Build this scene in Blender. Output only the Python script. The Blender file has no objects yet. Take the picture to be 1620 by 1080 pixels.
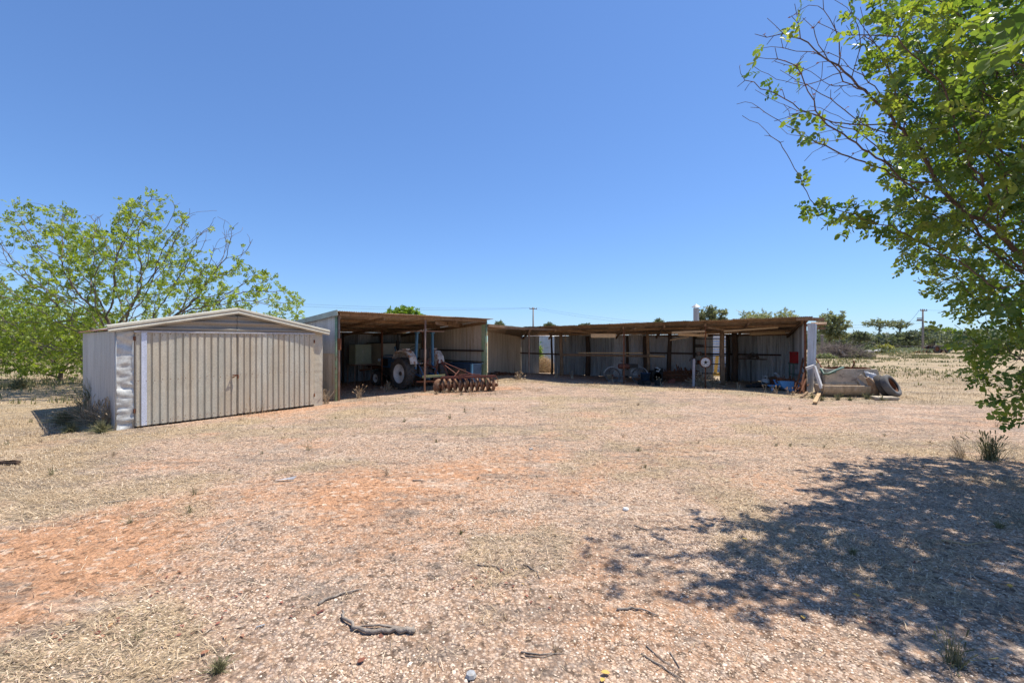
import bpy, math, random
import numpy as np
from mathutils import Vector as V, Matrix, noise as mnoise
random.seed(7); RS = np.random.RandomState(11)
S = bpy.context.scene; COL = S.collection
PI = math.pi; R = math.radians
H = 1.8; F = 720.0                     # camera height, focal length in photo pixels

# ---------------------------------------------------------------- numpy noise and ground shape
_tab = np.random.RandomState(3).rand(256, 256)
def vnoise(x, y, s=1.0, o=0):
    x = np.asarray(x, float)/s + 37.3*o + 500; y = np.asarray(y, float)/s + 17.9*o + 500
    xi = np.floor(x).astype(int); yi = np.floor(y).astype(int); fx = x-xi; fy = y-yi
    fx = fx*fx*(3-2*fx); fy = fy*fy*(3-2*fy)
    g = lambda a, b: _tab[a % 256, b % 256]
    return (g(xi, yi)*(1-fx)+g(xi+1, yi)*fx)*(1-fy) + (g(xi, yi+1)*(1-fx)+g(xi+1, yi+1)*fx)*fy
def fbm(x, y, s=1.0, o=0, n=4):
    v = 0; a = .5; t = 0
    for k in range(n):
        v = v + a*vnoise(x, y, s/2**k, o+k); t += a; a *= .55
    return v/t
def gz(x, y):
    x = np.asarray(x, float); y = np.asarray(y, float)
    d = np.sqrt(x*x+y*y)
    z = .26*np.exp(-(((x-.2)/3.2)**2+((y-21.5)/3.6)**2))
    z = z + .07*(fbm(x, y, 5, 1, 3)-.5)*np.clip((d-1)/6, 0, 1)*np.clip((60-d)/40, .3, 1)
    z = z + .012*(fbm(x, y, .35, 5, 2)-.5)
    z = z + .10*np.exp(-(((x-6.0)*.42+(y-16.6)*.9)/1.0)**2)*np.clip((x-2.0)/2, 0, 1)*np.clip((9.4-x)/1.5, 0, 1)   # grassy bank before the long shed
    return z
def gzf(x, y): return float(gz(x, y))
def gp(px, py, z=0.0):
    Y = (H-z)*F/(py-540.0); return ((px-810)/F*Y, Y)
def pX(px, Y): return (px-810)/F*Y
def pZ(py, Y): return H+(540-py)/F*Y
def P3(px, py, Y): return V((pX(px, Y), Y, pZ(py, Y)))

def sm(a, lo, hi):
    t = np.clip((a-lo)/(hi-lo), 0, 1); return t*t*(3-2*t)
def seg_d(x, y, pts):
    best = np.full(np.shape(x), 1e9)
    for (x0, y0), (x1, y1) in zip(pts[:-1], pts[1:]):
        dx, dy = x1-x0, y1-y0; L2 = dx*dx+dy*dy
        t = np.clip(((x-x0)*dx+(y-y0)*dy)/L2, 0, 1)
        best = np.minimum(best, np.hypot(x-x0-t*dx, y-y0-t*dy))
    return best
def w_red(x, y):          # bare red earth
    x = np.asarray(x, float); y = np.asarray(y, float)
    n = (fbm(x, y, 1.6, 9)-.5)*1.6
    a = 1.0*sm(1.2 - .85*seg_d(x, y, [(-9, 2.6), (-4.3, 3.6), (-2.9, 4.6), (-1.5, 5.6), (-.6, 6.2)]) + n*1.3, -.1, 1.15)
    b = .75*sm(.9 - seg_d(x, y, [(-6.5, 11.4), (-5.3, 12.6), (-4.6, 13.2)])+n*.5, 0, .7)
    c = .8*sm(.8 - seg_d(x, y, [(-3.0, 15.4), (-2.4, 15.6), (0, 17.2)])+n*.5, 0, .6)
    d = .7*sm(.5 - seg_d(x, y, [(1.0, 6.6), (2.2, 7.2), (3.0, 7.6)])+n*.9, 0, .8)
    e = .55*sm(fbm(x, y, 1.1, 21)-.60, 0, .12)*(y < 12)
    f = .6*sm(.25 - seg_d(x, y, [(-.2, 3.3), (.3, 3.4), (.2, 4.2)])+n*.7, 0, .7)
    g = .6*sm(.1 - np.hypot(x+20, y-30)/9+.9, 0, 1)
    h = .62*sm(fbm(x, y, 1.8, 33)-.42, 0, .2)*sm(3.4-np.hypot((x-.7)/1.25, (y-5.2)/1.1), 0, 1.8)
    k = .3*sm(fbm(x, y, 3.0, 35)-.5, 0, .2)*sm(y-8, 0, 2)*(y < 15)
    return np.clip(np.maximum.reduce([a, b, c, d, e, f, g, h, k]), 0, 1)
def w_straw(x, y):        # dry grass cover
    x = np.asarray(x, float); y = np.asarray(y, float)
    n = fbm(x, y, 1.3, 40)-.5; n2 = fbm(x, y, 4, 44)-.5
    a = .95*sm(-(x+1.1)*.5-.15+(3.9-y)*.35+n*2.4, 0, .9)*(y < 5.5)
    b = sm(-(x+y*.72)*.55+.2+n*2.2, -.1, 1.2)*(y > 4.6)         # the left field
    c = sm(y-17.5+.45*x+n*3.5+0*n2, -.6, 1.6)*(x > 8.5)               # the right field
    c2 = .95*sm(1.15-np.abs((x-5.4)*.42+(y-16.9)*.9)+n*1.4, 0, .8)*sm(x, -3.5, -1.5)*(x < 11)
    d = sm(y-24, 0, 3)
    e = .75*sm(.9-seg_d(x, y, [(-8, 8.2), (-4.5, 11.2), (-2.5, 13.5), (1.5, 14.8)])+n*2.2, 0, 1)
    f = .62*sm(n+.05, .02, .22)
    r = np.maximum.reduce([a, b, c, c2, d, e, f])
    return np.clip(r*(1-.85*w_red(x, y)), 0, 1)

# ---------------------------------------------------------------- object helpers
def tag(o, label=None, cat=None, group=None, kind=None):
    for k, v in (('label', label), ('category', cat), ('group', group), ('kind', kind)):
        if v: o[k] = v
    return o
def thing(name, label, cat, loc=(0, 0, 0), rz=0.0, group=None):
    o = bpy.data.objects.new(name, None); COL.objects.link(o)
    o.location = loc; o.rotation_euler = (0, 0, rz); o.empty_display_size = .2
    tag(o, label, cat, group); return o
def np_mesh(name, verts, faces, mat, rnd=None, parent=None, smooth=False, attrs=None, shift=None):
    verts = np.asarray(verts, np.float32); faces = np.asarray(faces, np.int32)
    if parent is not None and shift: verts = verts - np.array(parent.location, np.float32)
    me = bpy.data.meshes.new(name); nf, k = faces.shape
    me.vertices.add(len(verts)); me.vertices.foreach_set('co', verts.ravel())
    me.loops.add(nf*k); me.loops.foreach_set('vertex_index', faces.ravel())
    me.polygons.add(nf); me.polygons.foreach_set('loop_start', np.arange(0, nf*k, k, dtype=np.int32))
    me.polygons.foreach_set('loop_total', np.full(nf, k, np.int32))
    if smooth: me.polygons.foreach_set('use_smooth', np.ones(nf, bool))
    me.update(calc_edges=True)
    at = dict(attrs or {})
    if rnd is not None: at['rnd'] = rnd
    for n, a in at.items():
        A = me.attributes.new(n, 'FLOAT', 'POINT'); A.data.foreach_set('value', np.asarray(a, np.float32))
    me.materials.append(mat)
    o = bpy.data.objects.new(name, me); COL.objects.link(o); o.parent = parent
    return o
class MB:
    def __init__(s): s.v = []; s.f = []; s.r = []; s.cur = .5
    def add(s, vs, fs):
        b = len(s.v); s.v += [tuple(p) for p in vs]; s.r += [s.cur]*len(vs)
        s.f += [tuple(b+i for i in f) for f in fs]; return s
    def box(s, c, size, rot=None, taper=1.0):
        hx, hy, hz = [a/2 for a in size]; vs = []
        for z in (-1, 1):
            t = taper if z > 0 else 1
            for x, y in ((-1, -1), (1, -1), (1, 1), (-1, 1)):
                p = V((x*hx*t, y*hy*t, z*hz))
                if rot is not None: p = rot @ p
                vs.append(p+V(c))
        return s.add(vs, [(3, 2, 1, 0), (4, 5, 6, 7), (0, 1, 5, 4), (1, 2, 6, 5), (2, 3, 7, 6), (3, 0, 4, 7)])
    def bar(s, p0, p1, w, h=None, up=(0, 0, 1)):
        h = h or w; p0 = V(p0); p1 = V(p1); d = p1-p0; L = d.length
        if L < 1e-6: return s
        d.normalize(); u = V(up)
        if abs(d.dot(u)) > .97: u = V((0, 1, 0))
        sx = d.cross(u).normalized(); uz = sx.cross(d)
        rot = Matrix((d, sx, uz)).transposed()
        return s.box((p0+p1)/2, (L, w, h), rot)
    def tube(s, pts, r, n=8, caps=True):
        pts = [V(p) for p in pts]; rs = r if isinstance(r, (list, tuple)) else [r]*len(pts)
        vs = []; fs = []; prev = None
        for i, p in enumerate(pts):
            d = (pts[min(i+1, len(pts)-1)]-pts[max(i-1, 0)])
            d = d.normalized() if d.length > 1e-9 else V((0, 0, 1))
            if prev is None:
                a = d.orthogonal().normalized()
            else:
                a = (prev-d*prev.dot(d))
                a = a.normalized() if a.length > 1e-6 else d.orthogonal().normalized()
            prev = a; b = d.cross(a)
            for k in range(n):
                t = 2*PI*k/n; vs.append(p+(a*math.cos(t)+b*math.sin(t))*rs[i])
        for i in range(len(pts)-1):
            for k in range(n):
                k2 = (k+1) % n; fs.append((i*n+k, i*n+k2, (i+1)*n+k2, (i+1)*n+k))
        if caps:
            fs.append(tuple(range(n))[::-1]); fs.append(tuple((len(pts)-1)*n+k for k in range(n)))
        return s.add(vs, fs)
    def lathe(s, prof, n=32, c=(0, 0, 0), axis='z', rot=None, close=False):
        vs = []; fs = []; c = V(c); m = len(prof)
        for (r, h) in prof:
            for k in range(n):
                t = 2*PI*k/n; a, b = r*math.cos(t), r*math.sin(t)
                p = V((a, b, h)) if axis == 'z' else (V((a, h, b)) if axis == 'y' else V((h, a, b)))
                if rot is not None: p = rot @ p
                vs.append(p+c)
        for i in range(m-1 if not close else m):
            j = (i+1) % m
            for k in range(n):
                k2 = (k+1) % n; fs.append((i*n+k, i*n+k2, j*n+k2, j*n+k))
        return s.add(vs, fs)
    def prism(s, poly, d):            # polygon of 3D points extruded by vector d
        n = len(poly); d = V(d); a = [V(p) for p in poly]; b = [p+d for p in a]
        fs = [tuple(range(n))[::-1], tuple(range(n, 2*n))]+[(i, (i+1) % n, n+(i+1) % n, n+i) for i in range(n)]
        return s.add(a+b, fs)
    def sheet(s, p00, p10, p11, p01, pitch=.076, amp=.009, kind='sine', nv=2, dent=0.0, seed=0, phase=0.0):
        p00, p10, p11, p01 = map(V, (p00, p10, p11, p01))
        L = max((p10-p00).length, (p11-p01).length); nrm = (p10-p00).cross(p01-p00).normalized()
        us = []
        if kind == 'sine':
            n = max(2, int(L/pitch*6)); us = [(i/n*L, amp*math.sin(2*PI*(i/n*L/pitch+phase))) for i in range(n+1)]
        elif kind == 'rib':
            x = 0.0
            while x < L:
                for q, h in ((0, 0), (.10, 0), (.17, 1), (.86, .9), (.93, 0)):
                    if x+q*pitch <= L: us.append((x+q*pitch, amp*h))
                x += pitch
            us.append((L, 0))
        else:
            n = max(1, int(L/pitch)); us = [(i/n*L, 0) for i in range(n+1)]
        vs = []; fs = []
        for j in range(nv+1):
            t = j/nv; a = p00.lerp(p01, t); b = p10.lerp(p11, t)
            for x, h in us:
                p = a.lerp(b, x/L)
                if dent: h = h+dent*(mnoise.noise(V((x*2.1+seed*7, t*(p01-p00).length*(6.5 if kind == 'flat' else 2.7), seed)))+(.7 if kind == 'flat' else .5)*mnoise.noise(V((x*6+seed+t*4, t*(26 if kind == 'flat' else 9), seed*3))))
                vs.append(p+nrm*h)
        m = len(us)
        for j in range(nv):
            for i in range(m-1): fs.append((j*m+i, j*m+i+1, (j+1)*m+i+1, (j+1)*m+i))
        return s.add(vs, fs)
    def build(s, name, mat, parent=None, world=True, smooth=False, bevel=0.0, label=None):
        me = bpy.data.meshes.new(name)
        off = V(parent.location) if (parent is not None and world) else V((0, 0, 0))
        if parent is not None and world and parent.parent is not None: off = off+V(parent.parent.location)
        me.from_pydata([V(p)-off for p in s.v], [], s.f)
        A = me.attributes.new('rnd', 'FLOAT', 'POINT'); A.data.foreach_set('value', s.r)
        if smooth: me.polygons.foreach_set('use_smooth', [True]*len(s.f))
        me.materials.append(mat); me.update()
        o = bpy.data.objects.new(name, me); COL.objects.link(o); o.parent = parent
        if bevel:
            b = o.modifiers.new('bevel', 'BEVEL'); b.width = bevel; b.segments = 2; b.limit_method = 'ANGLE'; b.angle_limit = R(40)
        if smooth and bevel == 0:
            pass
        if label: o['label'] = label
        return o
def solo(mb, name, mat, label, cat, loc, group=None, **k):       # a thing that is one mesh, origin at loc
    me_off = V(loc); mb.v = [tuple(V(p)-me_off) for p in mb.v]
    o = mb.build(name, mat, None, **k); o.location = loc; tag(o, label, cat, group); return o

# ---------------------------------------------------------------- materials
def nt(name):
    m = bpy.data.materials.new(name); m.use_nodes = True; t = m.node_tree; t.nodes.clear(); return m, t
class N:
    def __init__(s, t): s.t = t
    def n(s, typ, **k):
        x = s.t.nodes.new(typ)
        for a, b in k.items():
            if a in ('operation', 'blend_type', 'data_type', 'feature', 'attribute_name', 'noise_dimensions', 'distance', 'interpolation_type', 'vector_type', 'wave_type', 'bands_direction', 'clamp'): setattr(x, a, b)
        return x
    def l(s, a, b): s.t.links.new(a, b)
    def set(s, sock, v):
        if hasattr(v, 'is_output') or isinstance(v, bpy.types.NodeSocket): s.l(v, sock)
        else: sock.default_value = v
    def coord(s, scale=(1, 1, 1), which='Object'):
        c = s.n('ShaderNodeTexCoord'); m = s.n('ShaderNodeMapping'); s.l(c.outputs[which], m.inputs[0]); m.inputs['Scale'].default_value = scale
        return m.outputs[0]
    def noise(s, vec, scale, detail=4, rough=.55):
        x = s.n('ShaderNodeTexNoise'); s.l(vec, x.inputs['Vector']); x.inputs['Scale'].default_value = scale
        x.inputs['Detail'].default_value = detail; x.inputs['Roughness'].default_value = rough; return x.outputs[0]
    def vor(s, vec, scale, feature='F1', out='Distance'):
        x = s.n('ShaderNodeTexVoronoi', feature=feature); s.l(vec, x.inputs['Vector']); x.inputs['Scale'].default_value = scale; return x.outputs[out]
    def rmp(s, v, a, b, c=0.0, d=1.0):
        x = s.n('ShaderNodeMapRange'); s.set(x.inputs[0], v)
        for i, q in zip((1, 2, 3, 4), (a, b, c, d)): x.inputs[i].default_value = q
        return x.outputs[0]
    def mix(s, f, a, b, mode='MIX'):
        x = s.n('ShaderNodeMix', data_type='RGBA', blend_type=mode)
        s.set(x.inputs[0], f); s.set(x.inputs[6], a); s.set(x.inputs[7], b); return x.outputs[2]
    def math(s, op, a, b=0.0):
        x = s.n('ShaderNodeMath', operation=op); s.set(x.inputs[0], a); s.set(x.inputs[1], b); return x.outputs[0]
    def attr(s, name): return s.n('ShaderNodeAttribute', attribute_name=name).outputs['Fac']
    def bump(s, h, st=.3, dist=.02, nrm=None):
        x = s.n('ShaderNodeBump'); s.l(h, x.inputs['Height']); x.inputs['Strength'].default_value = st; x.inputs['Distance'].default_value = dist
        if nrm is not None: s.l(nrm, x.inputs['Normal'])
        return x.outputs[0]
def c4(c): return (c[0], c[1], c[2], 1)
def pm(name, a, b, scale=4.0, stretch=(1, 1, 1), rough=.75, metal=0.0, bump=.25, third=None, thr=.6, tscale=3.0, tw=.08, rnd=.25, bscale=40, lo=.35, hi=.65, spec=.3):
    m, t = nt(name); q = N(t); co = q.coord(stretch); co1 = q.coord()
    col = q.mix(q.rmp(q.noise(co, scale, 6, .65), lo, hi), c4(a), c4(b))
    if third:
        mask = q.rmp(q.noise(co, tscale, 7, .7), thr-tw, thr+tw); col = q.mix(mask, col, c4(third))
    fine = q.noise(co1, bscale, 3)
    col = q.mix(1.0, col, q.mix(q.rmp(fine, .3, .7), (.82, .82, .82, 1), (1.1, 1.1, 1.1, 1)), 'MULTIPLY')
    r = q.rmp(q.attr('rnd'), 0, 1, 1-rnd, 1+rnd); rgb = q.n('ShaderNodeCombineColor')
    for i in range(3): q.l(r, rgb.inputs[i])
    col = q.mix(1.0, col, rgb.outputs[0], 'MULTIPLY')
    p = q.n('ShaderNodeBsdfPrincipled'); q.l(col, p.inputs['Base Color']); p.inputs['Roughness'].default_value = rough
    if third and metal: q.l(q.rmp(mask, 0, 1, metal, 0), p.inputs['Metallic']); q.l(q.rmp(mask, 0, 1, rough, .9), p.inputs['Roughness'])
    else: p.inputs['Metallic'].default_value = metal
    p.inputs['Specular IOR Level'].default_value = spec
    q.l(q.bump(q.math('ADD', fine, q.noise(co, scale*3, 4)), bump, .01), p.inputs['Normal'])
    o = q.n('ShaderNodeOutputMaterial'); q.l(p.outputs[0], o.inputs[0]); return m
def leafmat(name, ramp, trans=.35, rough=.45, spec=.4, tc=(1.5, 1.6, .55, 1)):
    m, t = nt(name); q = N(t); cr = q.n('ShaderNodeValToRGB'); q.l(q.attr('rnd'), cr.inputs[0])
    e = cr.color_ramp.elements
    while len(e) < len(ramp): e.new(.5)
    for i, (pos, c) in enumerate(ramp): e[i].position = pos; e[i].color = c4(c)
    p = q.n('ShaderNodeBsdfPrincipled'); q.l(cr.outputs[0], p.inputs['Base Color']); p.inputs['Roughness'].default_value = rough
    p.inputs['Specular IOR Level'].default_value = spec
    tr = q.n('ShaderNodeBsdfTranslucent'); q.l(q.mix(1.0, cr.outputs[0], tc, 'MULTIPLY'), tr.inputs[0])
    mx = q.n('ShaderNodeMixShader'); mx.inputs[0].default_value = trans; q.l(p.outputs[0], mx.inputs[1]); q.l(tr.outputs[0], mx.inputs[2])
    o = q.n('ShaderNodeOutputMaterial'); q.l(mx.outputs[0], o.inputs[0]); return m

def ground_mat():
    m, t = nt('earth_gravel'); q = N(t); co = q.coord()
    red = q.attr('red'); st = q.attr('straw')
    n1 = q.noise(co, 1.3, 6, .6); n2 = q.noise(co, 9, 6, .65); n3 = q.noise(co, 55, 5, .7)
    # gravel: crushed pale stones set in pinkish dust
    v1 = q.n('ShaderNodeTexVoronoi'); q.l(co, v1.inputs['Vector']); v1.inputs['Scale'].default_value = 42
    v2 = q.n('ShaderNodeTexVoronoi'); q.l(co, v2.inputs['Vector']); v2.inputs['Scale'].default_value = 17
    sep = q.n('ShaderNodeSeparateColor'); q.l(v1.outputs['Color'], sep.inputs[0])
    sep2 = q.n('ShaderNodeSeparateColor'); q.l(v2.outputs['Color'], sep2.inputs[0])
    stone = q.mix(sep.outputs[0], c4((.80, .645, .50)), c4((.60, .42, .30)))
    stone = q.mix(q.rmp(sep.outputs[1], .72, .95), stone, c4((.36, .28, .23)))
    dust = q.mix(n1, c4((.60, .35, .20)), c4((.68, .45, .285)))
    gap = q.rmp(v1.outputs['Distance'], .35, .62)
    grav = q.mix(gap, stone, c4((.30, .20, .14)))
    grav = q.mix(q.rmp(n2, .42, .62, 0, .5), grav, dust)
    grey = q.rmp(q.noise(co, 1.1, 9, .75), .53, .66, 0, .75)
    spk = q.rmp(q.noise(co, 70, 3, .8), .56, .66); grav = q.mix(q.math('MULTIPLY', spk, .75), grav, c4((.20, .135, .10))); grav = q.mix(grey, grav, q.mix(n3, c4((.15, .12, .10)), c4((.50, .41, .33))))
    redc = q.mix(n3, c4((.42, .20, .10)), c4((.66, .37, .205)))
    redc = q.mix(q.rmp(sep2.outputs[0], .86, .95), redc, c4((.68, .48, .34)))
    redc = q.mix(q.rmp(n2, .55, .7, 0, .5), redc, c4((.46, .24, .14)))
    rm = q.rmp(q.math('ADD', red, q.math('ADD', q.math('MULTIPLY', q.math('SUBTRACT', n2, .5), 1.6), q.math('MULTIPLY', q.math('SUBTRACT', n3, .5), 1.2))), .22, .98, 0, .92)
    col = q.mix(rm, grav, redc)
    # straw: fine fibres of dead grass
    cs = q.coord((22, 60, 1)); cs2 = q.coord((70, 24, 1))
    fib = q.math('MAXIMUM', q.noise(cs, 1.0, 5, .7), q.noise(cs2, 1.0, 5, .7))
    sc = q.mix(q.rmp(fib, .44, .66), c4((.19, .13, .085)), c4((.80, .60, .36)))
    sc = q.mix(q.rmp(q.noise(co, .7, 5, .7), .45, .7), sc, q.mix(q.rmp(fib, .42, .68), c4((.15, .12, .09)), c4((.50, .41, .28))))
    far = q.mix(q.rmp(q.noise(q.coord((.22, 1, 1)), .45, 9, .8), .42, .58), c4((.66, .49, .31)), c4((.30, .255, .15)))
    dist = q.n('ShaderNodeVectorMath', operation='LENGTH'); q.l(co, dist.inputs[0])
    sc = q.mix(q.rmp(dist.outputs['Value'], 12, 40, 0, .75), sc, far)
    smk = q.rmp(q.math('ADD', st, q.math('MULTIPLY', q.math('SUBTRACT', q.math('ADD', q.math('MULTIPLY', n2, .6), q.math('MULTIPLY', n3, .4)), .5), 1.5)), .3, .75)
    col = q.mix(smk, col, sc)
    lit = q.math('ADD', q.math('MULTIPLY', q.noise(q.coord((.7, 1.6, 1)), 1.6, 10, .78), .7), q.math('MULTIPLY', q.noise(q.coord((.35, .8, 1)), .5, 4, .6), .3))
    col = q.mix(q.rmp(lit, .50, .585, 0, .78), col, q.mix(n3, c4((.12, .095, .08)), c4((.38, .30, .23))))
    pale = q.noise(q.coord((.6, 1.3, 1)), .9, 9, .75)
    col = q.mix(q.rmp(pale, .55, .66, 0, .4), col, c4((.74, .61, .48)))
    fm = q.math('MULTIPLY', q.rmp(dist.outputs['Value'], 18, 35, 0, 1), q.rmp(q.noise(q.coord((.05, .16, 1)), 1.0, 8, .7), .45, .6, 0, .75))
    col = q.mix(fm, col, q.mix(n1, c4((.22, .20, .11)), c4((.36, .24, .15))))
    v3 = q.n('ShaderNodeTexVoronoi'); q.l(co, v3.inputs['Vector']); v3.inputs['Scale'].default_value = 24; s3 = q.n('ShaderNodeSeparateColor'); q.l(v3.outputs['Color'], s3.inputs[0])
    cl = q.math('MULTIPLY', q.math('MULTIPLY', q.rmp(q.noise(co, 22, 4, .75), .3, .7, .60, 1.40), q.rmp(q.noise(co, 5, 6, .7), .3, .7, .84, 1.12)), q.rmp(s3.outputs[1], .78, .95, 1.0, .5))
    rgb = q.n('ShaderNodeCombineColor')
    for i_ in range(3): q.l(cl, rgb.inputs[i_])
    col = q.mix(1.0, col, rgb.outputs[0], 'MULTIPLY')
    p = q.n('ShaderNodeBsdfPrincipled'); q.l(col, p.inputs['Base Color']); p.inputs['Roughness'].default_value = .95; p.inputs['Specular IOR Level'].default_value = .15
    hgt = q.math('ADD', q.math('MULTIPLY', q.rmp(v1.outputs['Distance'], 0, .7, 1, 0), .6), q.math('ADD', n3, q.math('MULTIPLY', fib, .6)))
    q.l(q.bump(hgt, .8, .03), p.inputs['Normal'])
    o = q.n('ShaderNodeOutputMaterial'); q.l(p.outputs[0], o.inputs[0]); return m

M = {}
M['ground'] = ground_mat()
M['gal'] = pm('galvanised_iron', (.50, .50, .49), (.36, .35, .33), 2.0, (9, 9, .5), .5, .35, .15, (.34, .24, .16), .66, 1.6, rnd=.12)
M['gal_dirty'] = pm('dusty_zinc_sheet', (.60, .565, .46), (.47, .44, .35), 1.2, (3, 3, .4), .5, .2, .03, (.50, .40, .27), .60, .9, .18, rnd=.10)
M['gal_side'] = pm('weathered_zinc_side', (.54, .53, .53), (.42, .40, .39), 2, (6, 6, .5), .5, .3, .06, (.4, .3, .2), .68, 1.3, rnd=.1)
M['white_strip'] = pm('new_zinc_strip', (.72, .76, .86), (.62, .66, .76), 2, (5, 5, .6), .4, .3, .08)
M['crumple'] = pm('crumpled_zinc', (.60, .60, .56), (.50, .49, .45), 3, (1, 1, 1), .5, .25, .05, (.5, .45, .36), .70, 4)
M['gable'] = pm('dusty_gable_sheet', (.37, .33, .27), (.28, .25, .20), 1.2, (.6, .6, 4), .55, .2, .05)
M['cream_trim'] = pm('cream_barge', (.56, .53, .43), (.47, .44, .35), 3, rough=.6, bump=.1, third=(.3, .22, .14), thr=.72)
M['wall_blue'] = pm('shed_wall_iron', (.52, .53, .53), (.28, .285, .285), 1.8, (8, 8, .35), .7, .1, .15, (.23, .15, .10), .64, 1.8, rnd=.5)
M['wall_tan'] = pm('dusty_iron_wall', (.64, .55, .43), (.44, .35, .25), 1.6, (8, 8, .4), .7, .1, .1, (.38, .22, .10), .66, 1.6, rnd=.25)
M['wall_pale'] = pm('pale_iron_sheet', (.62, .66, .72), (.42, .44, .46), 1.6, (6, 6, .4), .5, .3, .15, (.4, .3, .2), .7, 1.6, rnd=.2)
M['roof'] = pm('rusted_roof_iron', (.50, .345, .21), (.31, .20, .125), 2.2, (5, 5, .5), .85, .1, .3, (.54, .47, .38), .52, 1.7, .1, rnd=.4)
M['fascia'] = pm('green_grey_flashing', (.36, .42, .38), (.28, .31, .28), 3, rough=.6, metal=.2, third=(.3, .2, .12), thr=.68)
M['green_paint'] = pm('flaking_green_paint', (.26, .38, .20), (.36, .44, .28), 5, (1, 1, .5), .7, third=(.32, .27, .18), thr=.62, tscale=4)
M['green_post'] = pm('green_painted_steel', (.30, .42, .26), (.22, .32, .2), 8, rough=.6, third=(.28, .12, .06), thr=.6, tscale=6)
M['rust'] = pm('rusty_steel', (.24, .09, .04), (.13, .055, .03), 9, rough=.85, bump=.4, bscale=70)
M['rust_pale'] = pm('pale_rusty_post', (.38, .30, .24), (.24, .12, .08), 7, (1, 1, .4), .8)
M['wood'] = pm('weathered_timber', (.34, .22, .13), (.18, .115, .07), 5, (3, 3, 1), .9, bump=.5, rnd=.35)
M['wood_dark'] = pm('dark_old_log', (.12, .075, .05), (.06, .04, .03), 5, (6, 6, 1), .9, bump=.6, rnd=.35)
M['wood_light'] = pm('pale_board', (.55, .38, .20), (.42, .28, .15), 5, (2, 2, 6), .8)
M['wood_grey'] = pm('grey_driftwood', (.34, .29, .24), (.20, .165, .135), 14, rough=.95, bump=.7, bscale=60, rnd=.3)
M['concrete'] = pm('old_concrete', (.60, .50, .37), (.44, .36, .26), 3, rough=.95, bump=.5, third=(.20, .165, .13), thr=.6, tscale=4, bscale=60)
M['concrete_stain'] = pm('stained_concrete', (.55, .42, .28), (.34, .25, .16), 3, (4, 4, .6), .95, bump=.5, third=(.56, .50, .42), thr=.66, tscale=2.2)
M['rubber'] = pm('old_tyre_rubber', (.050, .046, .042), (.10, .085, .07), 7, rough=.85, bump=.3, rnd=.2)
M['rubber_grey'] = pm('sunbleached_tyre', (.16, .15, .14), (.10, .095, .09), 5, rough=.85)
M['rim'] = pm('white_wheel_paint', (.74, .74, .72), (.58, .57, .54), 6, rough=.5, third=(.3, .14, .08), thr=.68, tscale=9)
M['tractor_blue'] = pm('faded_tractor_blue', (.06, .16, .30), (.045, .10, .18), 5, rough=.5, third=(.12, .07, .05), thr=.66, tscale=5)
M['post_blue'] = pm('light_blue_frame', (.10, .235, .36), (.07, .17, .26), 5, rough=.5, third=(.25, .2, .15), thr=.7)
M['fender'] = pm('rusting_white_fender', (.66, .62, .56), (.52, .46, .38), 5, rough=.6, third=(.34, .15, .05), thr=.54, tscale=6)
M['black'] = pm('sooty_black', (.025, .024, .022), (.04, .035, .03), 8, rough=.7)
M['grease'] = pm('greasy_cast_iron', (.07, .065, .06), (.11, .08, .06), 9, rough=.6, third=(.16, .08, .05), thr=.6)
M['red_paint'] = pm('faded_red_paint', (.16, .045, .033), (.12, .05, .035), 7, rough=.6, third=(.20, .09, .05), thr=.6, tscale=8)
M['red_bright'] = pm('red_metal_box', (.45, .03, .03), (.34, .03, .03), 4, rough=.45, third=(.15, .05, .03), thr=.72)
M['disc'] = pm('earthy_rusted_disc', (.22, .11, .06), (.14, .07, .04), 6, rough=.8, third=(.36, .27, .19), thr=.6, tscale=6)
M['cream'] = pm('cream_painted_metal', (.56, .50, .37), (.46, .40, .29), 3, rough=.55, third=(.3, .2, .12), thr=.72)
M['cream_green'] = pm('pale_green_enamel', (.46, .50, .36), (.38, .42, .30), 3, rough=.5, third=(.28, .2, .12), thr=.72)
M['yellow_pipe'] = pm('yellow_green_bar', (.46, .46, .2), (.34, .33, .16), 6, rough=.6)
M['blue_dark'] = pm('dark_blue_drum', (.045, .085, .15), (.03, .06, .10), 6, rough=.5, third=(.14, .08, .05), thr=.68)
M['blue_bright'] = pm('sky_blue_plastic', (.20, .47, .78), (.16, .38, .66), 3, rough=.45, third=(.35, .35, .33), thr=.72)
M['white'] = pm('chipped_white_paint', (.74, .73, .70), (.60, .58, .54), 6, rough=.55, third=(.4, .3, .22), thr=.68, tscale=7)
M['white_pink'] = pm('faded_white_pipe', (.68, .62, .60), (.56, .48, .45), 8, rough=.6)
M['yellow'] = pm('yellow_machine_paint', (.62, .40, .08), (.5, .3, .06), 6, rough=.6)
M['green_hose'] = pm('faded_green_hose', (.12, .20, .15), (.09, .14, .11), 7, rough=.5)
M['tank'] = pm('pale_tank_iron', (.55, .62, .66), (.42, .48, .50), 2, (3, 3, .6), .5, .3, .1)
M['pole'] = pm('grey_power_pole', (.34, .31, .29), (.22, .20, .18), 5, (4, 4, .6), .9, bump=.4)
M['wire'] = pm('wire_metal', (.10, .10, .11), (.08, .08, .09), 3, rough=.6)
M['ceramic'] = pm('brown_insulator', (.3, .3, .3), (.2, .2, .2), 3, rough=.3)
M['bark_l'] = pm('pale_bark', (.24, .19, .15), (.14, .105, .08), 9, (3, 3, 1), .95, bump=.6, rnd=.2)
M['bark_r'] = pm('brown_bark', (.19, .135, .115), (.10, .07, .06), 9, (3, 3, 1), .95, bump=.6, rnd=.2)
M['twig_dry'] = pm('dry_twigs', (.30, .24, .20), (.19, .15, .12), 9, rough=.95, bump=.3, rnd=.4)
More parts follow.
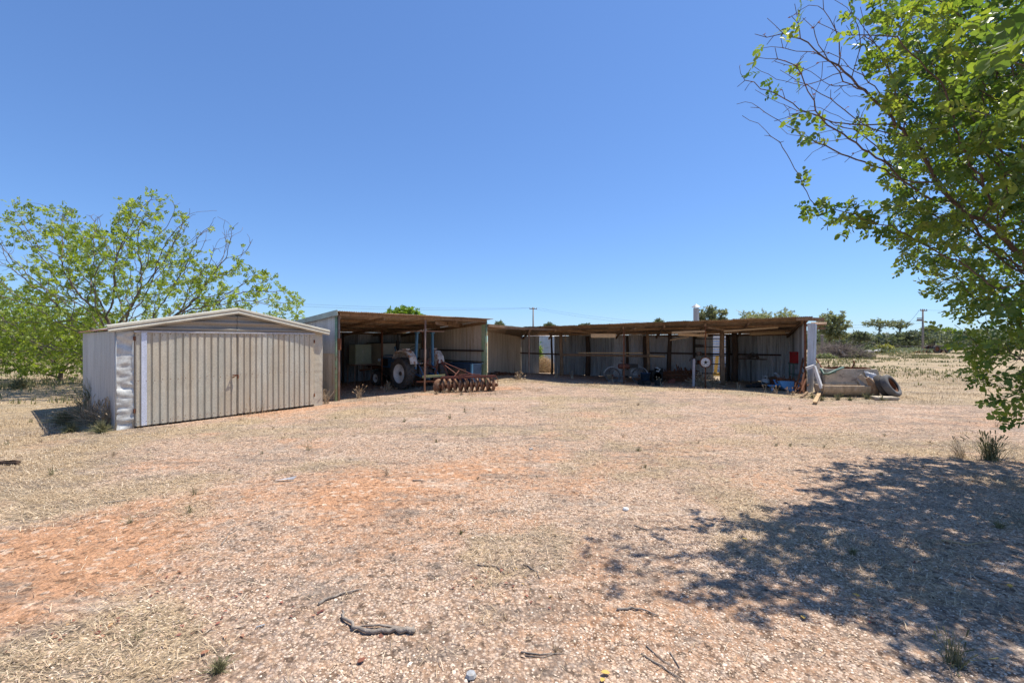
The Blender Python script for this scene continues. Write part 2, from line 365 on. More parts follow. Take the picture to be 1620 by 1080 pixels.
M['brick'] = pm('dusty_red_brick', (.36, .12, .08), (.28, .10, .07), 6, rough=.9)
M['housewall'] = pm('house_wall', (.5, .42, .36), (.42, .36, .3), 1, rough=.8)
M['houseroof'] = pm('house_roof_grey', (.10, .10, .11), (.07, .07, .08), 1, rough=.7)
M['glass'] = pm('dark_window', (.04, .045, .05), (.03, .03, .035), 1, rough=.15, bump=0, spec=.6)
M['leaf_carob'] = leafmat('carob_leaf', [(0, (.045, .09, .04)), (.3, (.10, .165, .045)), (.6, (.21, .27, .06)), (.9, (.30, .33, .075)), (1, (.46, .37, .08))], .42, .45, .4)
M['leaf_bright'] = leafmat('bright_green_leaf', [(0, (.13, .19, .035)), (.5, (.25, .31, .05)), (1, (.42, .46, .10))], .45)
M['leaf_gum'] = leafmat('gum_leaf', [(0, (.13, .15, .085)), (.5, (.22, .235, .125)), (1, (.36, .365, .20))], .35, .5, .3, (1.3, 1.35, .75, 1))
M['leaf_dark'] = leafmat('dark_scrub_leaf', [(0, (.085, .105, .07)), (.5, (.15, .175, .11)), (1, (.24, .26, .17))], .3, .5, .3, (1.3, 1.35, .75, 1))
M['leaf_lime'] = leafmat('lime_leaf', [(0, (.10, .17, .03)), (.5, (.18, .27, .04)), (1, (.26, .34, .07))], .4)
M['leaf_yellow'] = leafmat('yellow_bush_leaf', [(0, (.16, .17, .04)), (.5, (.28, .27, .06)), (1, (.4, .36, .1))], .3)
M['straw'] = leafmat('straw_blades', [(0, (.22, .155, .105)), (.4, (.48, .35, .215)), (.8, (.66, .51, .33)), (1, (.78, .67, .50))], .12, .7, .2, (1.1, 1, .8, 1))
M['straw_green'] = leafmat('green_blades', [(0, (.12, .13, .06)), (.5, (.25, .24, .12)), (1, (.40, .37, .20))], .2, .7, .2, (1.2, 1.2, .7, 1))
M['litter'] = leafmat('red_leaf_litter', [(0, (.16, .06, .045)), (.5, (.32, .11, .08)), (.85, (.42, .22, .14)), (1, (.5, .36, .1))], .15, .7, .2)
M['stone'] = leafmat('gravel_stones', [(0, (.22, .16, .125)), (.25, (.42, .29, .20)), (.6, (.58, .43, .31)), (.88, (.68, .54, .42)), (1, (.80, .70, .58))], 0.0, .9, .15)
M['leaf_fall_y'] = leafmat('yellow_fallen_leaf', [(0, (.55, .32, .05)), (.5, (.58, .36, .07)), (1, (.56, .40, .12))], .1, .6, .3, (1, 1, .8, 1))
M['redleaf'] = leafmat('dead_red_leaf', [(0, (.26, .10, .06)), (1, (.42, .20, .11))], .2, .6, .3, (1, 1, 1, 1))
SUN=4.4; SKY=.14; AIR=1.0; DUST=.15; OZ=5.0; EXPO=0.66; TINT=(.58,.77,1.06)
# ---------------------------------------------------------------- the ground
def axis(n, lim, k):
    t = np.linspace(-1, 1, n); return np.sinh(t*k)/math.sinh(k)*lim
gx = axis(520, 3500, 9.0); gy0 = axis(620, 3500, 8.6)
gy = gy0+6.0
GX, GY = np.meshgrid(gx, gy)
xv = GX.ravel(); yv = GY.ravel(); zv = gz(xv, yv)
nx = len(gx); ny = len(gy)
idx = np.arange(nx*ny).reshape(ny, nx)
fc = np.stack([idx[:-1, :-1].ravel(), idx[:-1, 1:].ravel(), idx[1:, 1:].ravel(), idx[1:, :-1].ravel()], 1)
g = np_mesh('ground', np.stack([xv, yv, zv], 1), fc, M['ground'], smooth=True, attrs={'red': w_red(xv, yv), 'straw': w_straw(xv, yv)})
tag(g, kind='structure')

# instancing of a small template into one numpy mesh
def scatter(name, T, TF, pos, rotz, tilt, scale, mat, rnd, parent=None, rndv=None, mats=None, squash=None):
    # T (m,3) template, pos (n,3); rotation = Rz(rotz) * Rx(tilt) ; or full matrices in mats
    T = np.asarray(T, float); n = len(pos); m = len(T)
    if mats is None:
        c, s = np.cos(rotz), np.sin(rotz); ct, st = np.cos(tilt), np.sin(tilt)
        Rm = np.zeros((n, 3, 3)); Rm[:, 0, 0] = c; Rm[:, 0, 1] = -s*ct; Rm[:, 0, 2] = s*st
        Rm[:, 1, 0] = s; Rm[:, 1, 1] = c*ct; Rm[:, 1, 2] = -c*st; Rm[:, 2, 1] = st; Rm[:, 2, 2] = ct
    else: Rm = mats
    sc = np.asarray(scale, float)
    if sc.ndim == 1: sc = np.repeat(sc[:, None], 3, 1)
    P = np.einsum('nij,nmj->nmi', Rm, T[None]*sc[:, None, :]) + np.asarray(pos)[:, None, :]
    TF = np.asarray(TF); Fc = (TF[None]+(np.arange(n)*m)[:, None, None]).reshape(-1, TF.shape[1])
    rr = np.repeat(rnd, m)
    if rndv is not None: rr = np.clip(rr+np.tile(rndv, n), 0, 1)
    return np_mesh(name, P.reshape(-1, 3), Fc, mat, rnd=rr, parent=parent, shift=parent is not None)

def in_view(x, y, pad=.15): return (y > 2.1) & (np.abs(x) < y*(1.125+pad)+.3)
def ray_inside(x, y):       # keeps litter off the garage floor
    return np.zeros_like(x, bool)

# gravel stones near the camera
def jgrid(x0, x1, y0, y1, s):
    X, Y = np.meshgrid(np.arange(x0, x1, s), np.arange(y0, y1, s)); X = X.ravel(); Y = Y.ravel()
    return X+RS.uniform(-.5, .5, X.shape)*s, Y+RS.uniform(-.5, .5, Y.shape)*s
sx, sy = jgrid(-8.2, 8.2, 2.0, 7.0, .0185)
k = in_view(sx, sy); sx, sy = sx[k], sy[k]
dens = (1-.93*w_red(sx, sy))*(1-.55*w_straw(sx, sy))*(.22+.9*sm(fbm(sx, sy, .8, 60), .38, .62))*sm(7.0-sy, 0, 3.0)*(.5+.5*sm(sx+4-sy*.6, -1.5, 1))
k = RS.rand(len(sx)) < dens; sx, sy = sx[k], sy[k]; n = len(sx)
ST = np.array([[1, 0, 0], [.3, .9, .1], [-.8, .5, 0], [-.7, -.6, .05], [.35, -.85, 0], [.25, .1, .8], [-.35, -.1, .7]])
SF = np.array([[0, 1, 5], [1, 2, 6], [1, 6, 5], [2, 3, 6], [3, 4, 6], [4, 5, 6], [4, 0, 5]])
ss = RS.uniform(.0035, .0092, n)*(1+.9*(RS.rand(n) > .96))
o = scatter('gravel', ST, SF, np.stack([sx, sy, gz(sx, sy)+.001], 1), RS.rand(n)*6.28, RS.normal(0, .25, n),
            np.stack([ss*RS.uniform(.8, 1.4, n), ss, ss*RS.uniform(.5, .9, n)], 1), M['stone'], RS.beta(2.2, 1.8, n))
tag(o, 'crushed pale pink gravel strewn over the yard', 'gravel', kind='stuff')

# straw lying on the ground
SB = np.array([[0, -.5, 0], [1, -.35, .0], [1, .35, .0], [0, .5, 0]]); SBF = np.array([[0, 1, 2, 3]])
def straws(name, x, y, L, w, lift, mat, label, cat):
    n = len(x); z = gz(x, y)
    T = np.array([[0, -.5, 0], [.5, -.5, .18], [1, -.1, .12], [1, .1, .12], [.5, .5, .18], [0, .5, 0]])
    TF = np.array([[0, 1, 4, 5], [1, 2, 3, 4]])
    a = RS.normal(.4, .9, n); b = np.abs(RS.normal(0, lift, n)); ca, sa, cb, sb = np.cos(a), np.sin(a), np.cos(b), np.sin(b)
    Rm = np.zeros((n, 3, 3)); Rm[:, 0, 0] = ca*cb; Rm[:, 1, 0] = sa*cb; Rm[:, 2, 0] = sb
    Rm[:, 0, 1] = -sa; Rm[:, 1, 1] = ca; Rm[:, 0, 2] = -ca*sb; Rm[:, 1, 2] = -sa*sb; Rm[:, 2, 2] = cb
    flip = RS.rand(n) > .5; Rm[flip, :, 0] *= [-1, -1, 1]
    o = scatter(name, T, TF, np.stack([x, y, z+.004], 1), None, None, np.stack([L, w, L], 1), mat, RS.rand(n), mats=Rm)
    tag(o, label, cat, kind='stuff'); return o
def pick(x0, x1, y0, y1, n, fn):
    x = RS.uniform(x0, x1, n); y = y0+(y1-y0)*RS.rand(n)**1.0; k = in_view(x, y); x, y = x[k], y[k]
    k = RS.rand(len(x)) < fn(x, y); return x[k], y[k]
x, y = pick(-11, 9, 2.1, 10, 420000, lambda x, y: w_straw(x, y)**1.3*sm(10-y, 0, 4)*.85+.05*(1-w_red(x, y)))
n = len(x); d = y
straws('dry_straw', x, y, RS.uniform(.025, .10, n), RS.uniform(.0012, .003, n)*(1+.12*d), .16, M['straw'], 'bleached straw lying over the near ground', 'straw')
x, y = pick(-24, 24, 6, 30, 420000, lambda x, y: w_straw(x, y)*(.2+sm(fbm(x, y, .9, 80), .42, .62))*.6)
k = ~((x > -1) & (x < 12) & (y > 17.6-.42*(x-6)) & (y < 25)); x, y = x[k], y[k]
n = len(x); z0 = gz(x, y)
T = np.array([[-.5, 0, 0], [.5, 0, 0], [.15, .25, 1]]); TF = np.array([[0, 1, 2]])
o = scatter('dry_grass', T, TF, np.stack([x, y, z0-.005], 1), RS.rand(n)*6.28, RS.normal(0, .6, n), np.stack([RS.uniform(.004, .009, n)*(1+y*.04), np.full(n, .05), RS.uniform(.02, .085, n)], 1), M['straw'], RS.rand(n)**.8)
tag(o, 'short bleached grass standing over the yard edges and fields', 'grass', kind='stuff')
x, y = pick(-24, 24, 3, 30, 120000, lambda x, y: (.06+w_straw(x, y))*sm(fbm(x, y, .55, 90), .60, .72)*.8)
k = ~((x > -1) & (x < 12) & (y > 17.0-.42*(x-6)) & (y < 25)); x, y = x[k], y[k]; n = len(x)
o = scatter('green_grass', T, TF, np.stack([x, y, gz(x, y)-.005], 1), RS.rand(n)*6.28, RS.normal(0, .5, n), np.stack([RS.uniform(.003, .006, n)*(1+y*.05), np.full(n, .04), RS.uniform(.02, .07, n)], 1), M['straw_green'], RS.rand(n))
tag(o, 'sparse grey green grass among the straw', 'grass', kind='stuff')
def w_bank(x, y):
    n = fbm(x, y, .7, 95)
    a = sm(.8-np.abs((x-5.4)*.42+(y-16.5)*.9), 0, .7)*(x > -2)*(x < 10.5)
    b = sm(.7-seg_d(x, y, [(-4.4, 13.6), (-3.2, 14.6), (-1.2, 15.4), (.8, 16.6)]), 0, .5)
    c = .6*sm(1.2-seg_d(x, y, [(-13, 9.6), (-9.2, 9.2), (-8.4, 8.7)]), 0, 1)+.5*sm(.5-seg_d(x, y, [(-8, 8.7), (-5, 12.4)]), 0, .4)
    d = .5*sm(1.2-seg_d(x, y, [(9.5, 15), (12, 14), (14.5, 15.5)]), 0, 1)
    return np.maximum.reduce([a, b, c, d])*sm(n, .46, .62)
x, y = pick(-18, 20, 7, 20, 260000, lambda x, y: w_bank(x, y)*.8)
n = len(x); hh = RS.uniform(.03, .15, n)
o = scatter('straw_band', T, TF, np.stack([x, y, gz(x, y)-.005], 1), RS.rand(n)*6.28, RS.normal(0, .45, n), np.stack([RS.uniform(.003, .006, n)*(1+y*.05), np.full(n, .06), hh], 1), M['straw'], np.clip(.15+.7*vnoise(x, y, .5, 7)+RS.normal(0, .15, n), 0, 1))
tag(o, 'knee low band of pale straw before the sheds and beside the garage', 'grass', kind='stuff')
x = RS.uniform(6, 75, 30000); y = RS.uniform(18, 75, 30000); k = (np.abs(x) < y*1.3) & (x > 10+.0*y) & (RS.rand(30000) < sm(fbm(x, y, 6, 120), .5, .62)*(.4+sm(y, 20, 50))); x, y = x[k], y[k]
x = np.concatenate([x, RS.uniform(-45, -9, 9000)]); y = np.concatenate([y, RS.uniform(13, 40, 9000)]); k = RS.rand(len(x)) < .2+sm(fbm(x, y, 3, 122), .45, .6); x, y = x[k], y[k]; k = ~((x > -12.5) & (y < 16)); x, y = x[k], y[k]
rp = 3; x = np.repeat(x, rp)+RS.normal(0, .08, len(x)*rp); y = np.repeat(y, rp)+RS.normal(0, .08, len(y)*rp); n = len(x)
o = scatter('field_tussocks', T, TF, np.stack([x, y, gz(x, y)-.01], 1), RS.rand(n)*6.28, RS.normal(0, .4, n), np.stack([.03+.0015*y, np.full(n, .1), RS.uniform(.06, .24, n)], 1), M['straw_green'], np.clip(vnoise(x, y, 3, 9)+RS.normal(0, .2, n), 0, 1))
tag(o, 'grey green tussocks dotted over the far fields', 'grass', kind='stuff')
# leaf litter under and near the camera
LT = np.array([[0, 0, 0], [.35, .28, .12], [1, 0, .05], [.35, -.28, .12]]); LF = np.array([[0, 3, 2, 1]])
x, y = pick(-4, 9, 2.1, 7, 16000, lambda x, y: .35*sm(fbm(x, y, .5, 70), .58, .7)*((x < .3) & (y < 3.6))+.10*(x > 1.8)*sm(fbm(x, y, .5, 71), .5, .7))
n = len(x); ls = RS.uniform(.018, .045, n)
o = scatter('leaf_litter', LT, LF, np.stack([x, y, gz(x, y)+.008], 1), RS.rand(n)*6.28, RS.normal(0, .4, n), ls, M['litter'], RS.rand(n))
tag(o, 'small dry red brown leaves scattered on the gravel', 'leaf litter', kind='stuff')

# ---------------------------------------------------------------- trees by space colonisation
def ell(n, c, r, rs, low=-1.0):
    out = []
    while len(out) < n:
        p = rs.uniform(-1, 1, (n*2, 3)); p = p[((p**2).sum(1) < 1) & (p[:, 2] > low)]; out += list(p)
    return np.array(out[:n])*np.array(r)+np.array(c)
def grow(att, base, step, di, dk, iters, first=None, grav=0.0, rs=None):
    nodes = [np.array(base, float)]; par = [-1]
    for q in (first or []):
        a = nodes[-1]; b = np.array(q, float); m = max(1, int(np.linalg.norm(b-a)/step))
        for i in range(1, m+1): par.append(len(nodes)-1); nodes.append(a+(b-a)*i/m+rs.normal(0, step*.06, 3))
    att = np.array(att); nd = np.array(nodes)
    D = np.linalg.norm(att[:, None]-nd[None], axis=2); near = D.argmin(1); dist = D.min(1); alive = np.ones(len(att), bool)
    cnt = {}
    for it in range(iters):
        act = alive & (dist < di)
        if not act.any():
            if not alive.any(): break
            act = np.zeros_like(alive); i = np.where(alive, dist, 1e9).argmin(); act[i] = True
        ids = near[act]; dirs = att[act]-np.array(nodes)[ids]; dirs /= np.linalg.norm(dirs, axis=1)[:, None]+1e-9
        u, inv = np.unique(ids, return_inverse=True); acc = np.zeros((len(u), 3)); np.add.at(acc, inv, dirs)
        acc += rs.normal(0, .25, acc.shape); acc[:, 2] += grav; acc /= np.linalg.norm(acc, axis=1)[:, None]+1e-9
        new = []
        for uu, d in zip(u, acc):
            if cnt.get(uu, 0) > 3: continue
            cnt[uu] = cnt.get(uu, 0)+1
            p = nodes[uu]+d*step; par.append(uu); nodes.append(p); new.append(p)
        if not new: 
            alive[act] = False; continue
        new = np.array(new); b = len(nodes)-len(new)
        Dn = np.linalg.norm(att[:, None]-new[None], axis=2); j = Dn.argmin(1); dn = Dn.min(1)
        up = dn < dist; near[up] = b+j[up]; dist[up] = dn[up]; alive &= dist > dk
    nd = np.array(nodes); par = np.array(par); n0 = nd.copy()
    for _ in range(3):
        cs = np.zeros_like(nd); cn = np.zeros(len(nd)); np.add.at(cs, par[1:], nd[1:]); np.add.at(cn, par[1:], 1)
        k = (cn > 0); k[0] = False; m = np.zeros_like(nd); m[k] = cs[k]/cn[k][:, None]
        nd[k] = .4*nd[k]+.35*nd[par[k]]+.25*m[k]
    nd[1:] += rs.normal(0, step*.07, nd[1:].shape)
    return nd, par
def radii(par, r0, p=2.3, keep=.0):
    n = len(par); acc = np.zeros(n); ch = np.zeros(n, int)
    for i in range(n-1, 0, -1):
        if acc[i] == 0: acc[i] = r0**p
        acc[par[i]] += acc[i]; ch[par[i]] += 1
    if acc[0] == 0: acc[0] = r0**p
    return acc**(1/p), ch
def branches(name, nd, par, r, mat, parent, sides=5, rmax=1e9):
    i = np.arange(1, len(nd)); a = nd[par[1:]]; b = nd[i]; ra = np.minimum(r[par[1:]], r[1:]*1.35); rb = r[1:]
    d = b-a; L = np.linalg.norm(d, axis=1)[:, None]+1e-9; d = d/L; b = b+d*rb[:, None]*.4; a = a-d*ra[:, None]*.3
    h = np.where(np.abs(d[:, 2:3]) < .9, [[0, 0, 1.]], [[1., 0, 0]]); u = np.cross(d, h); u /= np.linalg.norm(u, axis=1)[:, None]; w = np.cross(d, u)
    t = np.arange(sides)*2*PI/sides; cs = np.cos(t)[None, :, None]; sn = np.sin(t)[None, :, None]
    ring = u[:, None]*cs+w[:, None]*sn
    P = np.concatenate([a[:, None]+ring*ra[:, None, None], b[:, None]+ring*rb[:, None, None]], 1)
    k = np.arange(sides); k2 = (k+1) % sides; fq = np.stack([k, k2, k2+sides, k+sides], 1)
    Fc = (fq[None]+(np.arange(len(a))*2*sides)[:, None, None]).reshape(-1, 4)
    return np_mesh(name, P.reshape(-1, 3), Fc, mat, rnd=np.repeat(RS.rand(len(a)), 2*sides), parent=parent, smooth=True, shift=True)
def rand_rot(n, rs, droop=0.0, flat=0.0):
    # random orientation: x axis = leaf direction, z = normal
    d = rs.normal(0, 1, (n, 3)); d[:, 2] = d[:, 2]*(1-flat)-droop; d /= np.linalg.norm(d, axis=1)[:, None]
    up = rs.normal(0, .6, (n, 3)); up[:, 2] += .8; y = np.cross(up, d); y /= np.linalg.norm(y, axis=1)[:, None]+1e-9; z = np.cross(d, y)
    return np.stack([d, y, z], 2)
def sprig_template(nl, L, wl, rs, spread=1.0):
    vs = []; fs = []; rv = []
    leaf = np.array([[0, 0, 0], [.3, .42, .06], [.75, .40, .05], [1.0, .0, -.04], [.75, -.40, .05], [.3, -.42, .06]])
    for k in range(nl):
        f = (k//2+.6)/(nl/2); side = 1 if k % 2 else -1
        a = side*(1.15-.4*f)*spread+rs.normal(0, .15)
        if k == nl-1: a = 0
        s = wl*rs.uniform(.8, 1.15); p = leaf*[s, s*.62, s]
        c, q = math.cos(a), math.sin(a); P = np.stack([p[:, 0]*c-p[:, 1]*q, p[:, 0]*q+p[:, 1]*c, p[:, 2]], 1)
        tl = rs.normal(0, .5); P[:, 2] += (P[:, 0]*-math.sin(a)+P[:, 1]*math.cos(a))*tl*.6+P[:, 0]*rs.normal(0, .3)
        P[:, 0] += f*L; b = len(vs); vs += list(P); fs.append([b, b+1, b+2, b+3, b+4, b+5]); rv += [rs.normal(0, .06)]*6
    return np.array(vs), np.array([[f[0], f[1], f[2], f[3]] for f in fs]+[[f[0], f[3], f[4], f[5]] for f in fs]), np.array(rv)
def tree(name, label, cat, base, blobs, natt, step, leafm, barkm, leaf=(.06, 8, 2), seed=1, di=None, dk=None, r0=.006, first=None, group=None,
         bare=None, thin=.02, jit=.06, droop=.1, sides=5, crown='crown', trunk='trunk', iters=140, grav=0.0, keep=1.0, hollow=0.0, sprig=None, extra=None, rs_bias=0.0, p=2.3, low=-1.0):
    rs = np.random.RandomState(seed); tot = sum(b[1][0]*b[1][1]*b[1][2]*(b[2] if len(b) > 2 else 1) for b in blobs); att = []
    for b in blobs:
        wgt = b[2] if len(b) > 2 else 1
        k = max(4, int(natt*b[1][0]*b[1][1]*b[1][2]*wgt/tot)); q = ell(k*(2 if hollow else 1), b[0], b[1], rs, low)
        if hollow:
            rr = np.sqrt((((q-np.array(b[0]))/np.array(b[1]))**2).sum(1)); q = q[rr > hollow][:k]
        att.append(q)
    att = np.concatenate(att); att = att[att[:, 2] > .25]
    nd, par = grow(att, base, step, di or step*8, dk or step*1.6, iters, first, grav, rs)
    r, ch = radii(par, r0, p)
    t = thing(name, label, cat, tuple(base), 0, group)
    branches(trunk, nd, par, r, M[barkm], t, sides)
    tips = np.where((r < thin))[0]
    tips = tips[nd[tips][:, 2] > .3]
    if bare is not None: tips = tips[~bare(nd[tips], rs)]
    if keep < 1: tips = tips[rs.rand(len(tips)) < keep]
    size, per, cl = leaf[0], leaf[1], leaf[2]
    if sprig is None: T, TF, rv = sprig_template(5, size*1.1, size, rs)
    else: T, TF, rv = sprig_template(*sprig, rs)
    n = len(tips)*per; pos = np.repeat(nd[tips], per, 0)+rs.normal(0, jit, (n, 3))
    dirn = np.repeat(nd[tips]-nd[par[tips]], per, 0)/step
    Rm = rand_rot(n, rs, droop); d = Rm[:, :, 0]+dirn*.8; d /= np.linalg.norm(d, axis=1)[:, None]
    y = np.cross(Rm[:, :, 2], d); y /= np.linalg.norm(y, axis=1)[:, None]+1e-9; Rm = np.stack([d, y, np.cross(d, y)], 2)
    clr = np.repeat(rs.uniform(.15, .85, len(tips)), per)*.5+rs.rand(n)*.5
    scatter(crown, T, TF, pos, None, None, rs.uniform(.75, 1.2, n), M[leafm], np.clip(clr+rs_bias, 0, 1), parent=t, rndv=rv, mats=Rm)
    return t
# ================================================================ the garage
GL = V((-8.05, 9.26, 0)); GR = V((-5.40, 12.96, 0)); gu = (GR-GL).normalized(); GW = (GR-GL).length
GB = V((-11.6, 12.35, 0)); gs = (GB-GL); GD = gs.length; gs = gs.normalized(); gn = V((gu.y, -gu.x, 0))   # gn: out of the front
ga = thing('garage', 'low gabled zinc garage with ribbed double doors at the left of the yard', 'garage', tuple(GL))
EZ = 2.02; AZ = 2.50
def gf(t, z, out=0.0): p = GL+gu*(GW*t)+gn*out; return V((p.x, p.y, z))
def gq(t, s, z, out=0.0): p = GL+gu*(GW*t)+gs*s+gn*out; return V((p.x, p.y, z))
mb = MB()   # crumpled left corner sheet
for t0, t1, sd, dn in ((0.0, .062, 3, .042), (.945, 1.0, 5, .006)):
    mb = MB(); mb.sheet(gf(t0, -.1), gf(t1, -.1), gf(t1, EZ), gf(t0, EZ), pitch=.03, kind='flat', nv=60, dent=dn, seed=sd)
    mb.bar(gf(t0+.001, -.1, -.02), gf(t0+.001, EZ, -.02), .03); mb.bar(gf(t1-.001, -.1, -.02), gf(t1-.001, EZ, -.02), .03)
    mb.build('corner_sheet', M['crumple' if sd == 3 else 'gal_dirty'], ga, smooth=True, label='crumpled corner sheet' if sd == 3 else None)
for (t0, t1, z0) in ((.064, .499, .03), (.503, .943, .04)):
    d = MB(); d.sheet(gf(t0, z0, .012), gf(t1, z0+.0, .012), gf(t1, EZ-.03, .012), gf(t0, EZ-.03, .012), pitch=.142, amp=.024, kind='rib', nv=14, dent=.006, seed=int(t0*10)+2)
    dd = d.build('door', M['gal_dirty'], ga)
    f = MB()
    for z in (z0+.05, 1.0, EZ-.08): f.bar(gf(t0, z, -.02), gf(t1, z, -.02), .04)
    for t in (t0+.004, t1-.004): f.bar(gf(t, z0, -.015), gf(t, EZ-.04, -.015), .035)
    f.build('door_frame', M['rust'], ga)
    s = MB(); k = t0*GW+.05
    while k < t1*GW-.05:
        for z in (.98, 1.95, .12): s.lathe([(.009, 0), (.007, .006), (0, .007)], 6, gf(k/GW, z+random.uniform(-.02, .02), .046), rot=gn.to_track_quat('Z', 'Y').to_matrix())
        k += .142
    s.build('bolt', M['rust'], dd)['kind'] = 'stuff'
m = MB(); m.sheet(gf(.087, .03, .05), gf(.108, .03, .05), gf(.108, EZ-.03, .05), gf(.087, EZ-.03, .05), pitch=.04, kind='flat', nv=8, dent=.004, seed=9); m.build('cover_strip', M['white_strip'], ga, label='bright pale blue zinc strip')
m = MB(); m.bar(gf(.478, .99, .05), gf(.499, .99, .10), .02); m.bar(gf(.478, .99, .05), gf(.478, .99, .12), .02); m.bar(gf(.499, .99, .10), gf(.499, .90, .10), .02); m.bar(gf(.49, .98, .1), gf(.47, .93, .1), .02)
m.build('door_latch', M['rust'], ga)
# gable infill: horizontal ribbed sheet
m = MB(); k = 0
zs = [EZ+.0, EZ+.05, EZ+.075, EZ+.12, EZ+.15, EZ+.21, EZ+.235, EZ+.28, EZ+.30, EZ+.36, EZ+.385, EZ+.43, AZ-.01]; ofs = [0, .03, .03, 0, 0, .03, .03, 0, 0, .03, .03, 0, 0]
def half(z): return max(0.0, (AZ-z)/(AZ-EZ))*.5
for i in range(len(zs)-1):
    a, b = zs[i], zs[i+1]; o1, o2 = ofs[i]*1.5, ofs[i+1]*1.5
    m.cur = .5
    m.add([gf(.5-half(a), a, o1), gf(.5, a, o1), gf(.5, b, o2), gf(.5-half(b), b, o2)], [(0, 1, 2, 3)])
    m.add([gf(.502, a, o1+.004), gf(.5+half(a), a, o1+.004), gf(.5+half(b), b, o2+.004), gf(.502, b, o2+.004)], [(0, 1, 2, 3)])
m.build('gable_sheet', M['gable'], ga)
m = MB(); m.bar(gf(.06, EZ-.015, .03), gf(.945, EZ-.005, .03), .05, .04); m.build('lintel', M['gal_side'], ga)
# rake cappings
for a, b in ((-.035, .5), (1.035, .5)):
    ea = EZ-.02 if a < .5 else EZ-.02
    m = MB(); p0 = gf(a, ea+.06, .07); p1 = gf(b, AZ+.05, .07)
    dz = V((0, 0, 1)); nrm = (p1-p0).normalized()
    prof = [(0, -.085), (.035, -.085), (.055, -.05), (.035, -.01), (.055, .015), (.05, .055), (0, .07), (-.10, .07), (-.10, .062), (-.01, .06)]
    upv = gn.cross(p1-p0).normalized(); upv = upv if upv.z > 0 else -upv
    poly = [p0+gn*x+upv*z for x, z in prof]; m.prism(poly, p1-p0); m.build('barge_capping', M['cream_trim'], ga)
# roof, side and rear
for sgn, e in ((0, -.02), (1, 1.02)):
    m = MB(); a = gq(e, -.05, EZ+.03); b = gq(e, GD+.12, EZ+.03); c = gq(.5, GD+.12, AZ+.05); d = gq(.5, -.05, AZ+.05)
    m.sheet(a, b, c, d, pitch=.09, amp=.012, nv=2); m.build('roof', M['gal_side'], ga)
m = MB(); n = 5
for i in range(n):
    s0, s1 = GD*i/n, GD*(i+1)/n+.02; m.cur = random.random()
    m.sheet(gq(0, s1, -.1, 0), gq(0, s0, -.1, 0), gq(0, s0, EZ, 0), gq(0, s1, EZ, 0), pitch=.19, amp=.035, kind='rib', nv=6, dent=.006, seed=i)
m.build('side_wall', M['gal_side'], ga)
m = MB(); m.sheet(gq(1, 0, -.1), gq(1, GD, -.1), gq(1, GD, EZ), gq(1, 0, EZ), pitch=.095, amp=.014, kind='rib', nv=3); m.build('side_wall', M['gal_side'], ga)
m = MB(); m.sheet(gq(1, GD, -.1), gq(0, GD, -.1), gq(0, GD, EZ), gq(1, GD, EZ), pitch=.095, amp=.014, kind='rib', nv=3)
m.add([gq(0, GD, EZ), gq(1, GD, EZ), gq(.5, GD, AZ)], [(0, 1, 2)]); m.build('rear_wall', M['gal_side'], ga)
m = MB()
for i in range(14):
    a = gq(-.02, GD*i/14, EZ+.03); b = gq(-.02, GD*(i+1)/14, EZ+.03); o = gu*-.05
    m.add([a+V((0, 0, .02)), b+V((0, 0, .02)), b+o+V((0, 0, -.02+random.uniform(-.01, .01))), a+o+V((0, 0, -.02))], [(0, 1, 2, 3)])
m.build('gutter', M['rust'], ga)
# hinges
for t, zz in ((.063, 1.86), (.063, .35), (.944, 1.8), (.944, .3)):
    m = MB(); m.box(gf(t, zz, .02), (.025, .03, .09)); m.build('hinge', M['rust'], ga)

# ================================================================ the machinery shed (open front)
SF_ = V((-5.23, 13.79, 0)); SR = V((-1.03, 18.34, 0)); su = (SR-SF_).normalized(); SW = (SR-SF_).length
sb = V((-.735, .678, 0)).normalized(); SD = 6.0
def sq(t, s, z): p = SF_+su*(SW*t)+sb*s; return V((p.x, p.y, z))
ZF = 2.655; SL = .078
ms = thing('machinery_shed', 'open fronted rusty iron machinery shed housing the blue tractor', 'shed', tuple(SF_))
m = MB(); k = -.03; i = 0
while k < 1.01:
    k2 = min(k+.76/SW, 1.02); j = random.uniform(-.04, .05); m.cur = random.random(); dz = random.uniform(0, .012)
    m.sheet(sq(k, -.22+j, ZF+.03+dz+.017), sq(k2+.01, -.22+j, ZF+.03+dz+.017), sq(k2+.01, SD+.1, ZF+.03+dz-SL*SD), sq(k, SD+.1, ZF+.03+dz-SL*SD), pitch=.076, amp=.011, nv=6, dent=.006, seed=i); k = k2; i += 1
m.build('roof', M['roof'], ms)
m = MB(); m.bar(sq(-.03, -.24, ZF+.005), sq(-.03, SD, ZF-SL*SD), .02, .16); m.build('fascia', M['fascia'], ms)
for s in (0, 1.5, 3.0, 4.5, 5.9):
    m = MB(); m.bar(sq(0, s, ZF-.03-SL*s), sq(1, s, ZF-.03-SL*s), .06, .09); m.cur = random.random(); m.build('purlin', M['wood'], ms)
for t in (0.005, .25, .51, .75, .995):
    m = MB(); m.bar(sq(t, 0, ZF-.11), sq(t, SD, ZF-.11-SL*SD), .05, .10); m.build('rafter', M['wood'], ms)
m = MB(); m.bar(sq(.6, .1, ZF-.16), sq(.93, 1.2, ZF-.2), .04, .16); m.build('brace', M['wood'], ms)
